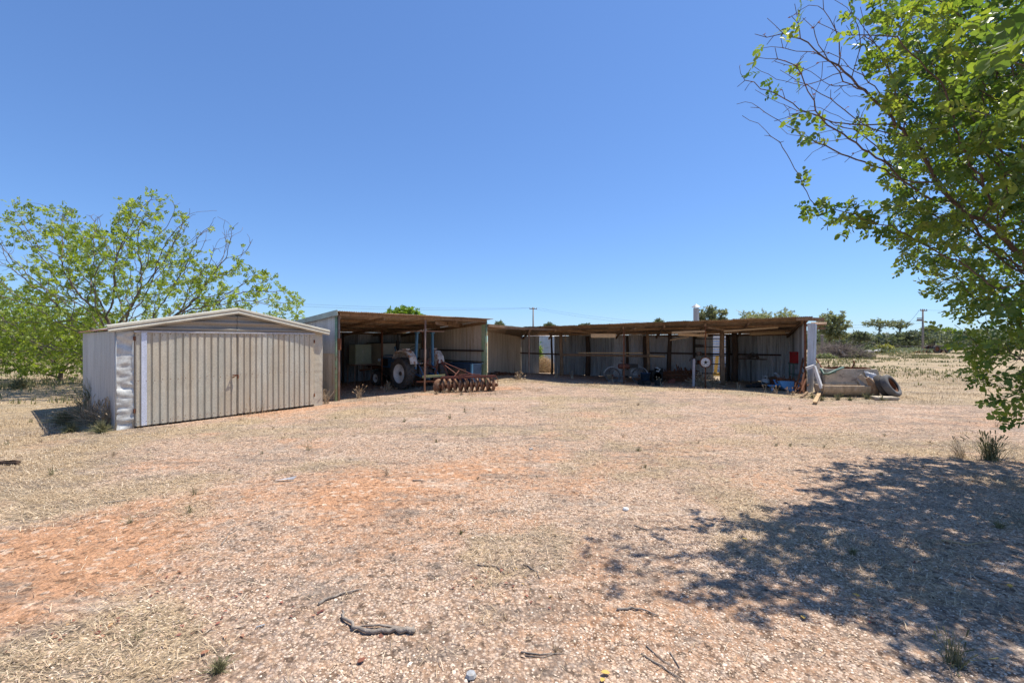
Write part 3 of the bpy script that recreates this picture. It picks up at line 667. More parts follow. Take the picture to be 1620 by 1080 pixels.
# left wall (seen from outside): lower dusty sheets and upper lapped sheet
m = MB(); n = 8
for i in range(n):
    s0, s1 = SD*i/n, SD*(i+1)/n+.02; m.cur = random.uniform(.3, .9)
    m.sheet(sq(0, s1, -.1), sq(0, s0, -.1), sq(0, s0, 1.45), sq(0, s1, 1.45), pitch=.076, amp=.009, nv=4, dent=.01, seed=i)
m.build('side_wall', M['wall_tan'], ms)
m = MB()
for i in range(n):
    s0, s1 = SD*i/n, SD*(i+1)/n+.02; m.cur = random.uniform(.4, .9)
    q = lambda s, z: sq(0, s, z)+gn*0+V((-.02, -.02, 0))
    m.sheet(q(s1, 1.42), q(s0, 1.42), q(s0, ZF+.01-SL*s0), q(s1, ZF+.01-SL*s1), pitch=.076, amp=.009, nv=3, dent=.006, seed=i+20)
m.build('upper_wall', M['gal'], ms)
# right wall (seen from inside)
m = MB(); n = 9
for i in range(n):
    s0, s1 = .25+(SD-.25)*i/n, .25+(SD-.25)*(i+1)/n+.02; m.cur = random.uniform(.3, .9)
    m.sheet(sq(1, s1, -.05), sq(1, s0, -.05), sq(1, s0, ZF+.0-SL*s0), sq(1, s1, ZF+.0-SL*s1), pitch=.076, amp=.010, nv=5, dent=.008, seed=i+40)
m.build('side_wall', M['wall_tan'], ms)
m = MB(); m.sheet(sq(1, .26, .0)+V((-.015, -.015, 0)), sq(1, .02, .0)+V((-.015, -.015, 0)), sq(1, .02, ZF-.1)+V((-.015, -.015, 0)), sq(1, .26, ZF-.12)+V((-.015, -.015, 0)), pitch=.076, amp=.009, nv=5, dent=.01, seed=3)
m.build('end_sheet', M['green_paint'], ms, label='flaking green end sheet')
m = MB(); n = 8
for i in range(n):
    t0, t1 = i/n, (i+1)/n+.003; m.cur = random.random()
    m.sheet(sq(t0, SD, -.1), sq(t1, SD, -.1), sq(t1, SD, ZF+.02-SL*SD), sq(t0, SD, ZF+.02-SL*SD), pitch=.076, amp=.009, nv=3, dent=.01, seed=i)
m.build('rear_wall', M['wall_blue'], ms)
for z, w in ((1.42, .07), (.98, .035)):
    m = MB(); m.bar(sq(1, .1, z)+V((-.05, -.04, 0)), sq(1, SD, z)+V((-.05, -.04, 0)), .05, w); m.build('wall_rail', M['wood_dark'], ms)
def spost(t, s, r, mat, top, name='post', lean=(0, 0), n=8):
    p = sq(t, s, 0); m = MB(); m.tube([(p.x, p.y, gzf(p.x, p.y)-.1), (p.x+lean[0]*.5, p.y+lean[1]*.5, top*.5), (p.x+lean[0], p.y+lean[1], top)], r, n); return m.build(name, M[mat], ms, smooth=True)
spost(0, .03, .035, 'rust_pale', ZF-.05); spost(-.012, .05, .045, 'green_post', ZF-.1, n=4)
spost(.51, 0, .035, 'rust_pale', ZF-.1, lean=(.02, 0)); spost(1.0, 0, .035, 'green_post', ZF-.05)
spost(.53, 3.0, .035, 'rust', ZF-.3); spost(.27, 4.4, .03, 'rust', ZF-.4); spost(.85, 3.0, .03, 'rust', ZF-.3)
spost(.5, 5.85, .05, 'wood_dark', ZF-.5); spost(.8, 5.85, .05, 'wood_dark', ZF-.5)
m = MB(); p = sq(0, -.0, 1.72); m.box(p, (.09, .09, .35)); m.build('bracket', M['rust'], ms)

# ================================================================ the long shed
A = V((.8, 20.6, 0)); B = V((10.44, 16.2, 0)); C = V((.5, 24.6, 0)); D = V((12.3, 20.1, 0))
wu = (B-A).normalized(); wb = V((-wu.y, wu.x, 0))
def wf(t, z=0.0, s=0.0): p = A.lerp(B, t)+wb*s; return V((p.x, p.y, z))
def wk(t, z=0.0, s=0.0): p = C.lerp(D, t)-wb*s; return V((p.x, p.y, z))
def zf(t): return 2.41+.22*t
def zb(t): return 2.06+.06*t
def wpx(px, lerp, lo=-.3, hi=1.3):       # parameter where a line is crossed by the ray through a photo column
    k = (px-810)/F
    for _ in range(50):
        mid = (lo+hi)/2; p = lerp(mid); lo, hi = (mid, hi) if p.x/p.y < k else (lo, mid)
    return (lo+hi)/2
ls = thing('lean_to_shed', 'long low open fronted shed of rusted iron and bush poles across the yard', 'shed', tuple(A))
m = MB(); t = -.01; i = 0; LW = (B-A).length
while t < 1.0:
    t2 = min(t+.76/LW, 1.012); j = random.uniform(-.07, .07); m.cur = random.random(); dz = random.uniform(0, .02)
    m.sheet(wf(t, zf(t)+.03+dz, -.42+j), wf(t2+.006, zf(t2)+.03+dz, -.42+j), wk(t2+.006, zb(t2)+.03+dz, -.2), wk(t, zb(t)+.03+dz, -.2), pitch=.076, amp=.013, nv=8, dent=.014, seed=i); t = t2; i += 1
m.build('roof', M['roof'], ls)
m = MB(); r0 = V((SR.x, SR.y, 2.50)); fa = wf(0, 2.42, -.35); bk = V((.45, 24.9, 2.0)); bl = V((-1.4, 23.2, 2.1)); n = 4
for i in range(n):
    m.cur = random.random(); a, b = i/n, (i+1)/n+.03
    m.sheet(r0.lerp(fa, a), r0.lerp(fa, b), bl.lerp(bk, b), bl.lerp(bk, a), pitch=.076, amp=.012, nv=6, dent=.02, seed=i+5)
m.build('roof', M['roof'], ls, label='sagging corner roof between the two sheds')
m = MB(); m.bar(r0+V((.05, 0, -.05)), fa+V((0, 0, -.06)), .05, .11); m.build('rafter', M['wood'], ls)
m = MB(); m.bar(r0+V((.05, .5, -.12)), wf(.2, 2.30, 1.0), .05, .08); m.build('rafter', M['wood'], ls)
for s in (0.0, 1.4, 2.8, 4.0):
    m = MB(); f = s/4.2; m.cur = random.random()
    m.bar(wf(-.005, zf(0)-.04+(zb(0)-zf(0))*f, s), wf(1.03, zf(1)-.04+(zb(1)-zf(1))*f, s), .055, .09); m.build('purlin', M['wood'], ls)
fp = [wpx(x, lambda t: wf(t)) for x in (837, 987, 1116, 1274)]
for i, t in enumerate([.005, .12, fp[1], .55, fp[2], .83, .99]):
    m = MB(); m.cur = random.random(); m.bar(wf(t, zf(t)-.13, -.1), wk(t, zb(t)-.12, -.1), .06, .10); m.build('rafter', M['wood'], ls)
for tt in ((.12, .25), (.44, .36), (.70, .80)):
    m = MB(); m.cur = .9; m.bar(wf(tt[0], zf(.5)-.18, .1), wf(tt[1], 2.16, 1.6), .05, .07); m.build('brace', M['wood'], ls)
# rear wall, sheet by sheet with the two gaps
g1 = (wpx(853, lambda t: wk(t)), wpx(877, lambda t: wk(t))); g2 = (wpx(1128, lambda t: wk(t)), wpx(1148, lambda t: wk(t)))
BL = (D-C).length; mats = {'wall_blue': MB(), 'gal_side': MB(), 'wall_tan': MB()}
segs_ = [(0.0, g1[0]), (g1[1], g2[0]), (g2[1], 1.0)]
i = 0
for a, b in segs_:
    mats = {'wall_blue': MB(), 'gal_side': MB()}; n = max(1, round((b-a)*BL/.74))
    for q in range(n):
        t0 = a+(b-a)*q/n; t1 = a+(b-a)*(q+1)/n+(.003 if q < n-1 else 0); i += 1
        pale = (wpx(975, wk) < t0 < wpx(1128, wk)) if False else (.36 < t0 < .70)
        mm = mats['gal_side' if (pale and random.random() < .75) else 'wall_blue']; mm.cur = random.uniform(.1, .9)
        zt = zb(t0)+.06-random.uniform(0, .05); o = random.uniform(-.015, .015); z0 = gzf(*wk(t0)[:2])
        mm.sheet(wk(t0, z0-.04+random.uniform(0, .06), o), wk(t1, z0-.04, o), wk(t1, zt, o), wk(t0, zt, o), pitch=.076, amp=.010, nv=5, dent=.018, seed=i)
    for kk, mm in mats.items():
        if mm.v: mm.build('rear_wall', M[kk], ls)

# left wall of the corner bay
W0 = V((-1.12, 21.2, 0)); m = MB(); n = 5
for i in range(n):
    a = W0.lerp(C, i/n); b = W0.lerp(C, (i+1)/n+.01); m.cur = random.uniform(.5, 1)
    m.sheet((a.x, a.y, gzf(a.x, a.y)-.05), (b.x, b.y, gzf(b.x, b.y)-.05), (b.x, b.y, 2.28-.2*(i+1)/n), (a.x, a.y, 2.28-.2*i/n), pitch=.076, amp=.007, nv=6, dent=.025, seed=i+60)
m.build('side_wall', M['wall_tan'], ls)
m = MB(); m.sheet((-1.2, 18.6, 0), (-1.3, 21.3, 0), (-1.3, 21.3, 2.3), (-1.2, 18.6, 2.45), nv=3); m.build('side_wall', M['wall_blue'], ls)
# right end wall and leaning end sheet
m = MB()
for i in range(6):
    s0, s1 = i/6, (i+1)/6+.01; a, b = B.lerp(D, s0), B.lerp(D, s1); m.cur = random.random()
    za, zb_ = 2.60-.5*s0, 2.60-.5*s1
    m.sheet((a.x, a.y, 0), (b.x, b.y, 0), (b.x, b.y, zb_), (a.x, a.y, za), pitch=.076, amp=.009, nv=3, dent=.015, seed=i)
m.build('end_wall', M['wall_blue'], ls)
m = MB(); Ye = 16.1; m.sheet(P3(1276.5, 622, Ye), P3(1286.5, 620, Ye+.1), P3(1288.5, 511, Ye+.18), P3(1277.5, 511, Ye+.02), pitch=.05, amp=.006, nv=10, dent=.02, seed=4)
m.sheet(P3(1286.5, 612, Ye+.1), P3(1290.5, 580, Ye+.5), P3(1292, 513, Ye+.6), P3(1288.5, 511, Ye+.18), pitch=.05, amp=.006, nv=6, dent=.02, seed=5)
m.build('end_sheet', M['wall_pale'], ls, label='pale upright end sheet catching the light')
m = MB(); m.bar(wf(.97, 2.60, -.30), P3(1304, 505.5, 15.7), .06, .12); m.build('beam_end', M['wood'], ls)
m = MB(); m.bar(P3(1281, 515, 17.2), P3(1307, 513, 17.2), .06, .08); m.bar(P3(1281, 520, 17.6), P3(1305, 519, 17.6), .07, .09); m.sheet(P3(1283, 513, 16.9), P3(1308, 513, 16.9), P3(1308, 509.5, 18.4), P3(1283, 509.5, 18.4), nv=2); m.build('beam_end', M['wood'], ls)
# posts
def lpost(p, r, mat, top, lean=(0, 0), n=8, name='post', wob=.0):
    z0 = gzf(p[0], p[1])-.1; m = MB(); pts = []; rr = []
    for i in range(7):
        f = i/6; pts.append((p[0]+lean[0]*f+wob*math.sin(f*5+p[0]*3), p[1]+lean[1]*f, z0+(top-z0)*f)); rr.append(r*(1.1-.25*f) if wob else r)
    m.tube(pts, rr, n); return m.build(name, M[mat], ls, smooth=True)
for i, (t, r, mt) in enumerate(zip(fp, (.03, .028, .026, .04), ('rust_pale', 'rust', 'rust', 'rust'))): p = wf(t); lpost(p, r, mt, zf(t)-.05)
def at(px, Y): return (pX(px, Y), Y)
for px, Y, r, mt, ln in ((888, 21.7, .085, 'wood', 0), (1025, 20.6, .075, 'wood', .0), (1142, 18.9, .10, 'wood', .03), (1163, 20.3, .13, 'wood_dark', -.03), (1059, 21.2, .10, 'wood_dark', 0)):
    f = (Y-16)/9; lpost(at(px, Y), r, mt, 2.28, (ln, 0), 10, wob=.025)
for px, off, r in ((873, .1, .06), (930, .15, .12), (992, .15, .07), (1021, .2, .12), (1151, .2, .10), (1098, .12, .05)):
    t = wpx(px, lambda t: wk(t, 0, off)); p = wk(t, 0, off); lpost(p, r, 'wood_dark', 2.06, (.0, 0), 8, wob=.02)
# rails along the rear wall
def lrail(a, b, w, h, mat, name='wall_rail'):
    m = MB(); m.cur = random.random(); m.bar(a, b, w, h); return m.build(name, M[mat], ls)
lrail(wk(0, 1.18, .12), wk(g1[1]+.06, 1.12, .12), .05, .07, 'wood_dark')
lrail(P3(890, 561, 21.5), P3(1052, 563.5, 20.3), .07, .10, 'wood'); lrail(P3(915, 558, 21.45), P3(1017, 558, 20.7), .05, .05, 'wood_light')
lrail(P3(1027, 562.5, 20.2), P3(1051.5, 563.5, 20.1), .05, .07, 'wood_light')
lrail(wk(.5, 1.25, .14), wk(.97, 1.20, .14), .06, .07, 'wood_dark')
for a in ((935, 531, 974, 531, 19.0, .16), (1073, 529, 1119, 531, 17.9, .10), (1187, 528.5, 1241, 526, 18.2, .11), (1063, 526, 1115, 524, 17.5, .08), (1060, 538, 1090, 533, 18.5, .03), (1145, 524, 1230, 518, 17.0, .06)):
    lrail(P3(a[0], a[1], a[4]+.3), P3(a[2], a[3], a[4]), .12, a[5], 'wood_light', 'loose_board')
lrail(P3(895, 540, 21.7), P3(894, 530, 21.7), .03, .03, 'wood_light', 'loose_board')

# ================================================================ tractor
def wheel(par, x, y, r, w, lugs, rimmat, sd, name='wheel'):
    O = V((x, y, r)); t = MB(); k = w/2; ri = r*.60
    prof = [(ri, -k*.82), (ri+.02, -k*.95), (r*.78, -k*1.02), (r*.90, -k), (r*.945, -k*.8), (r*.955, 0), (r*.945, k*.8), (r*.90, k), (r*.78, k*1.02), (ri+.02, k*.95), (ri, k*.82)]
    t.lathe(prof, 48, O, 'y', close=True)
    for i in range(lugs):
        for sg in (-1, 1):
            a = 2*PI*(i+(.5 if sg > 0 else 0))/lugs; pts = []
            for f in (0.0, .5, 1.0):
                aa = a+(.20*f if lugs < 26 else .1*f); yy = sg*k*(1.0-f*.95); rr = r*.985-.02*(1-f)**2
                pts.append(O+V((rr*math.sin(aa), yy, rr*math.cos(aa))))
            for p0, p1 in zip(pts[:-1], pts[1:]): t.bar(p0, p1, r*.062, r*.075, up=(p0-O+(p1-O)))
    wt = t.build('wheel', M['rubber'], par, world=False)
    s = -1 if y < 0 else 1; m = MB()
    prof = [(ri+.015, s*k*.86), (ri-.01, s*k*.80), (ri-.03, s*k*.45), (ri*.78, s*k*.35), (ri*.72, s*k*.15), (ri*.36, s*k*.05), (ri*.30, s*k*.30), (0, s*k*.32)]
    m.lathe(prof, 40, O, 'y'); rm = m.build('rim', M[rimmat], wt, world=False, smooth=True)
    h = MB(); h.lathe([(ri*.22, s*k*.30), (ri*.20, s*k*.55), (0, s*k*.57)], 16, O, 'y')
    h.build('hub', M['grease'], wt, world=False)
    return wt
tc = V((-3.6, 17.63, 0)); tc.z = gzf(tc.x, tc.y)
tr = thing('tractor', 'old blue farm tractor with rusty white mudguards parked in the shed', 'tractor', tuple(tc), math.atan2(.667, -.745))
def tb(name, mat, fn, **k): m = MB(); fn(m); return m.build(name, M[mat], tr, world=False, **k)
for y in (.78, -.78): wheel(tr, 0, y, .59, .34, 20, 'rim', 1)
for y in (.56, -.56): wheel(tr, 2.08, y, .29, .17, 30, 'rim', 2)
def f(m):
    pr = [(.55, .70), (2.28, .72), (2.32, .9), (2.26, 1.18), (2.0, 1.23), (.55, 1.28)]
    m.prism([(x, -.26, z) for x, z in pr], (0, .52, 0))
tb('bonnet', 'tractor_blue', f, bevel=.04)
def f(m):
    for y in (-.268, .268): m.box((1.95, y, .93), (.44, .012, .30))
    m.box((2.315, 0, .93), (.02, .40, .36))
    for i in range(8): m.box((2.33, 0, .78+i*.045), (.02, .38, .012))
tb('grille', 'black', f)
def f(m):
    for y in (-.272, .272): m.box((1.45, y, 1.17), (1.2, .01, .035))
tb('side_stripe', 'rim', f)
def f(m):
    m.box((1.25, 0, .56), (1.5, .34, .34)); m.box((.2, 0, .62), (1.0, .42, .42)); m.lathe([(.2, -.5), (.2, .5)], 16, (0, 0, .59), 'y'); m.box((0, 0, .59), (.22, 1.3, .2)); m.box((1.2, .25, .78), (.5, .12, .3)); m.box((2.08, 0, .42), (.12, .95, .12)); m.box((2.15, 0, .6), (.3, .3, .3))
    m.lathe([(.07, 0), (.07, .18), (0, .18)], 12, (1.35, .30, .62)); m.tube([(1.0, .28, .9), (1.2, .32, .75), (1.4, .3, .95)], .02, 6)
tb('engine_block', 'grease', f, bevel=.01)
def f(m): m.box((.62, 0, 1.2), (.18, .5, .34)); m.box((.2, 0, .95), (.9, .6, .05))
tb('dashboard', 'fender', f, bevel=.02)
for s in (1, -1):
    m = MB(); y0, y1 = s*.50, s*.80
    pr = [(-.58, .95), (-.50, 1.22), (-.30, 1.42), (.10, 1.46), (.45, 1.40), (.62, 1.15), (.60, 1.12), (.42, 1.34), (.08, 1.41), (-.28, 1.37), (-.46, 1.19), (-.55, .95)]
    m.prism([(x, y0, z) for x, z in pr], (0, y1-y0, 0))
    side = [(-.50, .85), (-.48, 1.18), (-.28, 1.38), (.10, 1.42), (.43, 1.35), (.58, 1.12), (.5, .7)]
    m.prism([(x, y0, z) for x, z in side], (0, s*.02, 0)); m.box((-.05, s*.64, 1.49), (.26, .2, .06)); m.build('fender', M['fender'], tr, world=False)
def f(m):
    m.box((-.1, 0, 1.12), (.42, .44, .10)); m.box((-.33, 0, 1.32), (.08, .44, .38))
tb('seat', 'black', f, bevel=.03)
def f(m):
    m.tube([(.55, 0, 1.3), (.38, 0, 1.45)], .018, 8)
    pts = [V((.38-.06*math.sin(a), .19*math.cos(a), 1.45+.18*math.sin(a)*.9)) for a in [2*PI*i/20 for i in range(21)]]; m.tube(pts, .013, 6)
    for a in (0, 2.1, 4.2): m.tube([(.38, 0, 1.45), (.38-.06*math.sin(a), .19*math.cos(a), 1.45+.16*math.sin(a))], .008, 5)
tb('steering_wheel', 'black', f)
for y in (.36, -.36):
    def f(m): m.bar((-.32, y*1.15, .75), (-.36, y, 2.13), .085, .07); m.box((-.36, y, 2.12), (.16, .13, .05))
    tb('roll_bar_post', 'post_blue', f)
def f(m):
    for x in (-.75, .35): m.bar((x, -.62, 2.17), (x, .62, 2.17), .04, .035)
    for y in (-.62, 0, .62): m.bar((-.75, y, 2.17), (.35, y, 2.17), .04, .03)
tb('canopy_frame', 'rust_pale', f)
def f(m):
    m.tube([(1.35, .05, 1.22), (1.35, .05, 1.5)], .025, 8); m.lathe([(.03, 1.42), (.07, 1.50), (.075, 1.78), (.03, 1.84), (.028, 2.12)], 14, (1.35, .05, 0))
tb('exhaust_stack', 'black', f)
def f(m): m.tube([(1.75, -.1, 1.2), (1.75, -.1, 1.5)], .03, 8); m.lathe([(.05, 1.48), (.06, 1.56), (.0, 1.6)], 12, (1.75, -.1, 0))
tb('air_intake', 'post_blue', f)
for y in (.32, -.32):
    def f(m): m.bar((-.2, y, .55), (-1.15, y*1.2, .42), .05, .06); m.bar((-.35, y, .98), (-.8, y*1.1, .46), .03, .03)
    tb('lift_arm', 'tractor_blue', f)
def f(m): m.bar((-.25, 0, .95), (-1.1, 0, .8), .04, .04); m.bar((-.45, .1, .65), (-.45, -.1, 1.1), .05)
tb('top_link', 'red_paint', f)
for y in (.33, -.33):
    def f(m): m.box((2.28, y, 1.02), (.06, .12, .12))
    tb('headlight', 'rim', f, bevel=.02)

# ================================================================ disc harrow
hc = V((-1.6, 16.2, 0)); hc.z = gzf(hc.x, hc.y)
hr = thing('disc_harrow', 'rusty red disc harrow with a row of earth caked discs behind the tractor', 'harrow', tuple(hc), math.atan2(.42, 1.87))
nD = 11
for i in range(nD):
    x = -.98+i*.196; m = MB(); r = .25
    yaw = .95 if i == 0 else .42+random.uniform(-.08, .08); rot = Matrix.Rotation(-yaw, 3, 'Z')
    prof = [(0, .05), (r*.35, .045), (r*.7, .02), (r, -.03), (r, -.037), (r*.7, .012), (r*.35, .037), (0, .042)]
    m.lathe(prof, 28, V((x, -.02*i*0, r-.03)), 'x', rot=rot, close=False); d = m.build('disc', M['disc'], hr, world=False, smooth=True)
    m = MB(); m.lathe([(.055, .03), (.06, .09), (.04, .14)], 12, V((x, 0, r-.03)), 'x', rot=rot); m.build('spool', M['rust'], d, world=False)
    m = MB(); m.tube([(x+.1, .0, .22), (x+.13, -.06, .40), (x+.06, .0, .52)], .013, 6); m.build('scraper', M['rust'], hr, world=False)
def hb(name, mat, L): 
    m = MB()
    for a in L: m.bar(a[0], a[1], a[2], a[3])
    return m.build(name, M[mat], hr, world=False)
hb('gang_axle', 'rust', [((-.95, 0, .205), (1.0, 0, .205), .03, .03)])
hb('frame', 'red_paint', [((-.85, -.12, .52), (1.02, -.12, .54), .07, .07), ((-.85, .28, .50), (1.02, .28, .52), .07, .07), ((-.85, -.12, .52), (-.85, .5, .5), .06, .06), ((1.0, -.12, .53), (1.0, .28, .52), .06, .06), ((-.1, -.12, .57), (-.3, 1.0, .5), .07, .07), ((-.2, .1, .6), (.45, -.1, .6), .09, .03), ((-.3, -.1, .60), (.3, .28, .6), .05, .04)])
hb('top_brace', 'red_paint', [((.2, -.05, .60), (-.80, .9, 1.02), .03, .03), ((-.45, -.0, .55), (-.25, .3, .74), .03, .03)])
hb('hitch_mast', 'red_paint', [((-1.1, .8, .42), (-.95, .95, 1.12), .04, .04), ((-.55, .95, .42), (-.85, .95, 1.12), .04, .04), ((-1.15, .8, .42), (-.5, .95, .42), .06, .06), ((-.86, .95, 1.0), (-.35, .5, .6), .04, .04)])
hb('tool_bar', 'yellow_pipe', [((-1.55, .42, .52), (-.75, .35, .56), .08, .08)]); hb('tool_bar', 'rust', [((-1.75, .45, .35), (-.3, .4, .33), .06, .06)])
for i in range(8): hb('disc_hanger', 'red_paint', [((-.7+i*.22, -.12, .5), (-.68+i*.22, 0, .22), .03, .02)])

# ================================================================ stored things in the machinery shed
def shedthing(name, label, cat, px, Y, z=None):
    x = pX(px, Y); return thing(name, label, cat, (x, Y, gzf(x, Y) if z is None else z), math.atan2(su.y, su.x))
def kids(par, L):
    for name, mat, fn in L: m = MB(); fn(m); m.build(name, M[mat], par, world=False, bevel=.006)
st = shedthing('steel_stand', 'bare pipe stand under the pale green cabinet in the dark shed', 'stand', 573, 19.6)
kids(st, [('top_frame', 'rust_pale', lambda m: (m.bar((-.5, -.3, .80), (1.0, -.3, .80), .04), m.bar((-.5, .3, .80), (1.0, .3, .80), .04), m.bar((-.5, -.3, .80), (-.5, .3, .80), .04), m.bar((1.0, -.3, .80), (1.0, .3, .80), .04)))]+[('leg', 'rust_pale', (lambda x, y: lambda m: m.bar((x, y, 0), (x, y, .78), .04))(x, y)) for x in (-.5, .25, 1.0) for y in (-.3, .3)])
cb = shedthing('cabinet', 'pale green enamel cabinet with two doors on the pipe stand', 'cabinet', 570, 19.6, st.location.z+.825)
kids(cb, [('cabinet_body', 'cream_green', lambda m: m.box((0, 0, .42), (.74, .55, .84))), ('cabinet_door', 'cream_green', lambda m: m.box((-.185, -.285, .42), (.34, .02, .76))), ('cabinet_door', 'cream_green', lambda m: m.box((.185, -.285, .42), (.34, .02, .76))),
          ('door_handle', 'rim', lambda m: m.bar((-.05, -.31, .45), (-.05, -.31, .60), .02)), ('door_handle', 'rim', lambda m: m.bar((-.05, -.31, .12), (-.05, -.31, .22), .02))])
tn = shedthing('horse_float', 'cream painted box trailer body behind the tractor bonnet', 'trailer', 624, 20.6)
kids(tn, [('trailer_body', 'cream', lambda m: m.box((0, 0, 1.22), (1.95, 1.3, .95))), ('roof_rim', 'black', lambda m: m.box((0, 0, 1.715), (2.0, 1.34, .03))), ('chassis', 'rust', lambda m: m.box((0, 0, .66), (2.0, 1.1, .1))),
          ('door_seam', 'grease', lambda m: m.box((-.35, -.655, 1.2), (.03, .01, .9))), ('wheel', 'rubber', lambda m: m.lathe([(.1, -.7), (.28, -.7), (.3, -.62), (.28, -.54), (.1, -.54)], 24, (.2, 0, .3), 'y', close=True)), ('wheel', 'rubber', lambda m: m.lathe([(.1, .7), (.28, .7), (.3, .62), (.28, .54), (.1, .54)], 24, (.2, 0, .3), 'y', close=True)), ('tow_bar', 'rust', lambda m: m.bar((-1, 0, .6), (-1.7, 0, .55), .06))])
fb = thing('feed_bin', 'dark blue metal bin beside the corrugated wall', 'bin', (pX(731, 18.6), 18.6, gzf(pX(731, 18.6), 18.6)), math.atan2(sb.y, sb.x))
kids(fb, [('bin_body', 'blue_dark', lambda m: m.box((0, 0, .46), (1.7, .5, .72), taper=1.06)), ('bin_rim', 'blue_dark', lambda m: (m.bar((-.93, -.28, .83), (.93, -.28, .83), .05), m.bar((-.93, .28, .83), (.93, .28, .83), .05))), ('side_board', 'wood', lambda m: m.box((0, .275, .5), (1.1, .03, .26))), ('corner_post', 'post_blue', lambda m: m.box((-.89, .28, .42), (.09, .09, .8)))])

# ================================================================ things under the long shed
def loc(px, Y): x = pX(px, Y); return V((x, Y, gzf(x, Y)))
# old motorbike
o = loc(990, 19.6); mk = thing('old_motorcycle', 'rusty old motorcycle with arched mudguards dumped under the long shed', 'motorcycle', tuple(o), -.15)
for x in (-.55, .55):
    m = MB(); pts = [(x+.29*math.cos(a), 0, .3+.29*math.sin(a)) for a in [2*PI*i/28 for i in range(29)]]; m.tube(pts, .032, 8, False); w = m.build('wheel', M['rubber_grey'], mk, world=False, smooth=True)
    m = MB()
    for i in range(14): a = 2*PI*i/14; m.tube([(x, 0, .3), (x+.27*math.cos(a), 0, .3+.27*math.sin(a))], .004, 4)
    m.lathe([(0, -.05), (.04, -.05), (.04, .05), (0, .05)], 10, (x, 0, .3), 'y'); m.build('spokes', M['rust'], w, world=False)
    m = MB()
    arc = [2.9-2.75*i/14 for i in range(15)]
    for i in range(14):
        a, b = arc[i], arc[i+1]; q = lambda a, y: (x+.37*math.cos(a), y, .31+.37*math.sin(a))
        m.add([q(a, -.07), q(b, -.07), q(b, 0), q(a, 0)], [(0, 1, 2, 3)]); m.add([q(a, 0), q(b, 0), q(b, .07), q(a, .07)], [(0, 1, 2, 3)])
        m.bar(q(a, -.075), q(b, -.075), .02, .03); m.bar(q(a, .075), q(b, .075), .02, .03)
    m.build('mudguard', M['gal'], mk, world=False, smooth=True)
kids(mk, [('frame', 'gal', lambda m: (m.tube([(-.55, .05, .3), (-.3, .05, .72), (-.2, 0, .85)], .02), m.tube([(-.3, 0, .7), (-.1, 0, .4), (.3, 0, .38), (.55, 0, .3)], .02), m.tube([(-.28, 0, .68), (.25, 0, .6), (.55, .05, .3)], .018))),
          ('fuel_tank', 'red_paint', lambda m: m.lathe([(0, -.3), (.1, -.26), (.13, 0), (.1, .22), (0, .28)], 14, (-.05, 0, .7), 'x')), ('saddle', 'black', lambda m: m.box((.32, 0, .72), (.36, .24, .16))),
          ('engine', 'grease', lambda m: (m.box((0, 0, .42), (.3, .2, .25)), m.lathe([(.09, .0), (.09, .2), (.07, .22)], 12, (-.03, 0, .52)))), ('handlebar', 'rust', lambda m: m.tube([(-.15, -.3, .92), (-.2, -.15, .93), (-.2, .15, .93), (-.15, .3, .92)], .014))])
# the other bits
def bucket(name, label, cat, px, Y, r, h, mat):
    p = loc(px, Y); m = MB(); m.lathe([(0, .005), (r*.8, 0), (r, h), (r*1.06, h), (r*1.06, h-.02), (r*.98, h-.02), (r*.76, .02), (0, .02)], 20, p); return solo(m, name, M[mat], label, cat, tuple(p), smooth=True)
bucket('bucket', 'pale dented bucket left of the old motorcycle', 'bucket', 964, 20.4, .12, .25, 'cream')
bucket('drum', 'dark blue drum right of the old motorcycle', 'drum', 1021, 19.3, .20, .46, 'blue_dark')
p = loc(975, 19.8); m = MB(); m.sheet(p+V((-.35, -.15, .02)), p+V((.35, -.1, .03)), p+V((.35, .25, .14)), p+V((-.35, .2, .10)), kind='sine', nv=5, dent=.03, seed=3); m.bar(p+V((-.4, -.15, .02)), p+V((.4, -.1, .03)), .03, .02)
solo(m, 'iron_offcut', M['gal'], 'bent grey offcut of iron lying before the bucket', 'iron sheet', tuple(p))
p = loc(1038, 20.2); e = thing('scrap_engine', 'black greasy engine with a white cover against the rear wall', 'engine', tuple(p))
kids(e, [('engine_block', 'black', lambda m: (m.box((0, 0, .26), (.5, .4, .5)), m.box((.1, -.05, .55), (.3, .3, .14)), m.lathe([(.17, -.26), (.19, -.22), (.17, -.2), (0, -.2)], 18, (0, 0, .25), 'y'))), ('white_cover', 'white', lambda m: (m.lathe([(0, .05), (.05, .04), (.08, 0)], 10, (-.02, -.18, .62)), m.tube([(0, -.2, .62), (.1, -.22, .58), (.04, -.22, .48), (-.06, -.22, .5)], .03)))])
p = loc(1030, 18.6); m = MB()
for i in range(9): q = p+V((random.uniform(-.45, .4), random.uniform(-.25, .3), .08)); m.box(q, (random.uniform(.12, .3), random.uniform(.1, .2), random.uniform(.08, .26)), Matrix.Rotation(random.random()*3, 3, 'Z'))
solo(m, 'scrap_heap', M['black'], 'low dark heap of scrap castings in front of the blue drum', 'scrap heap', tuple(p))
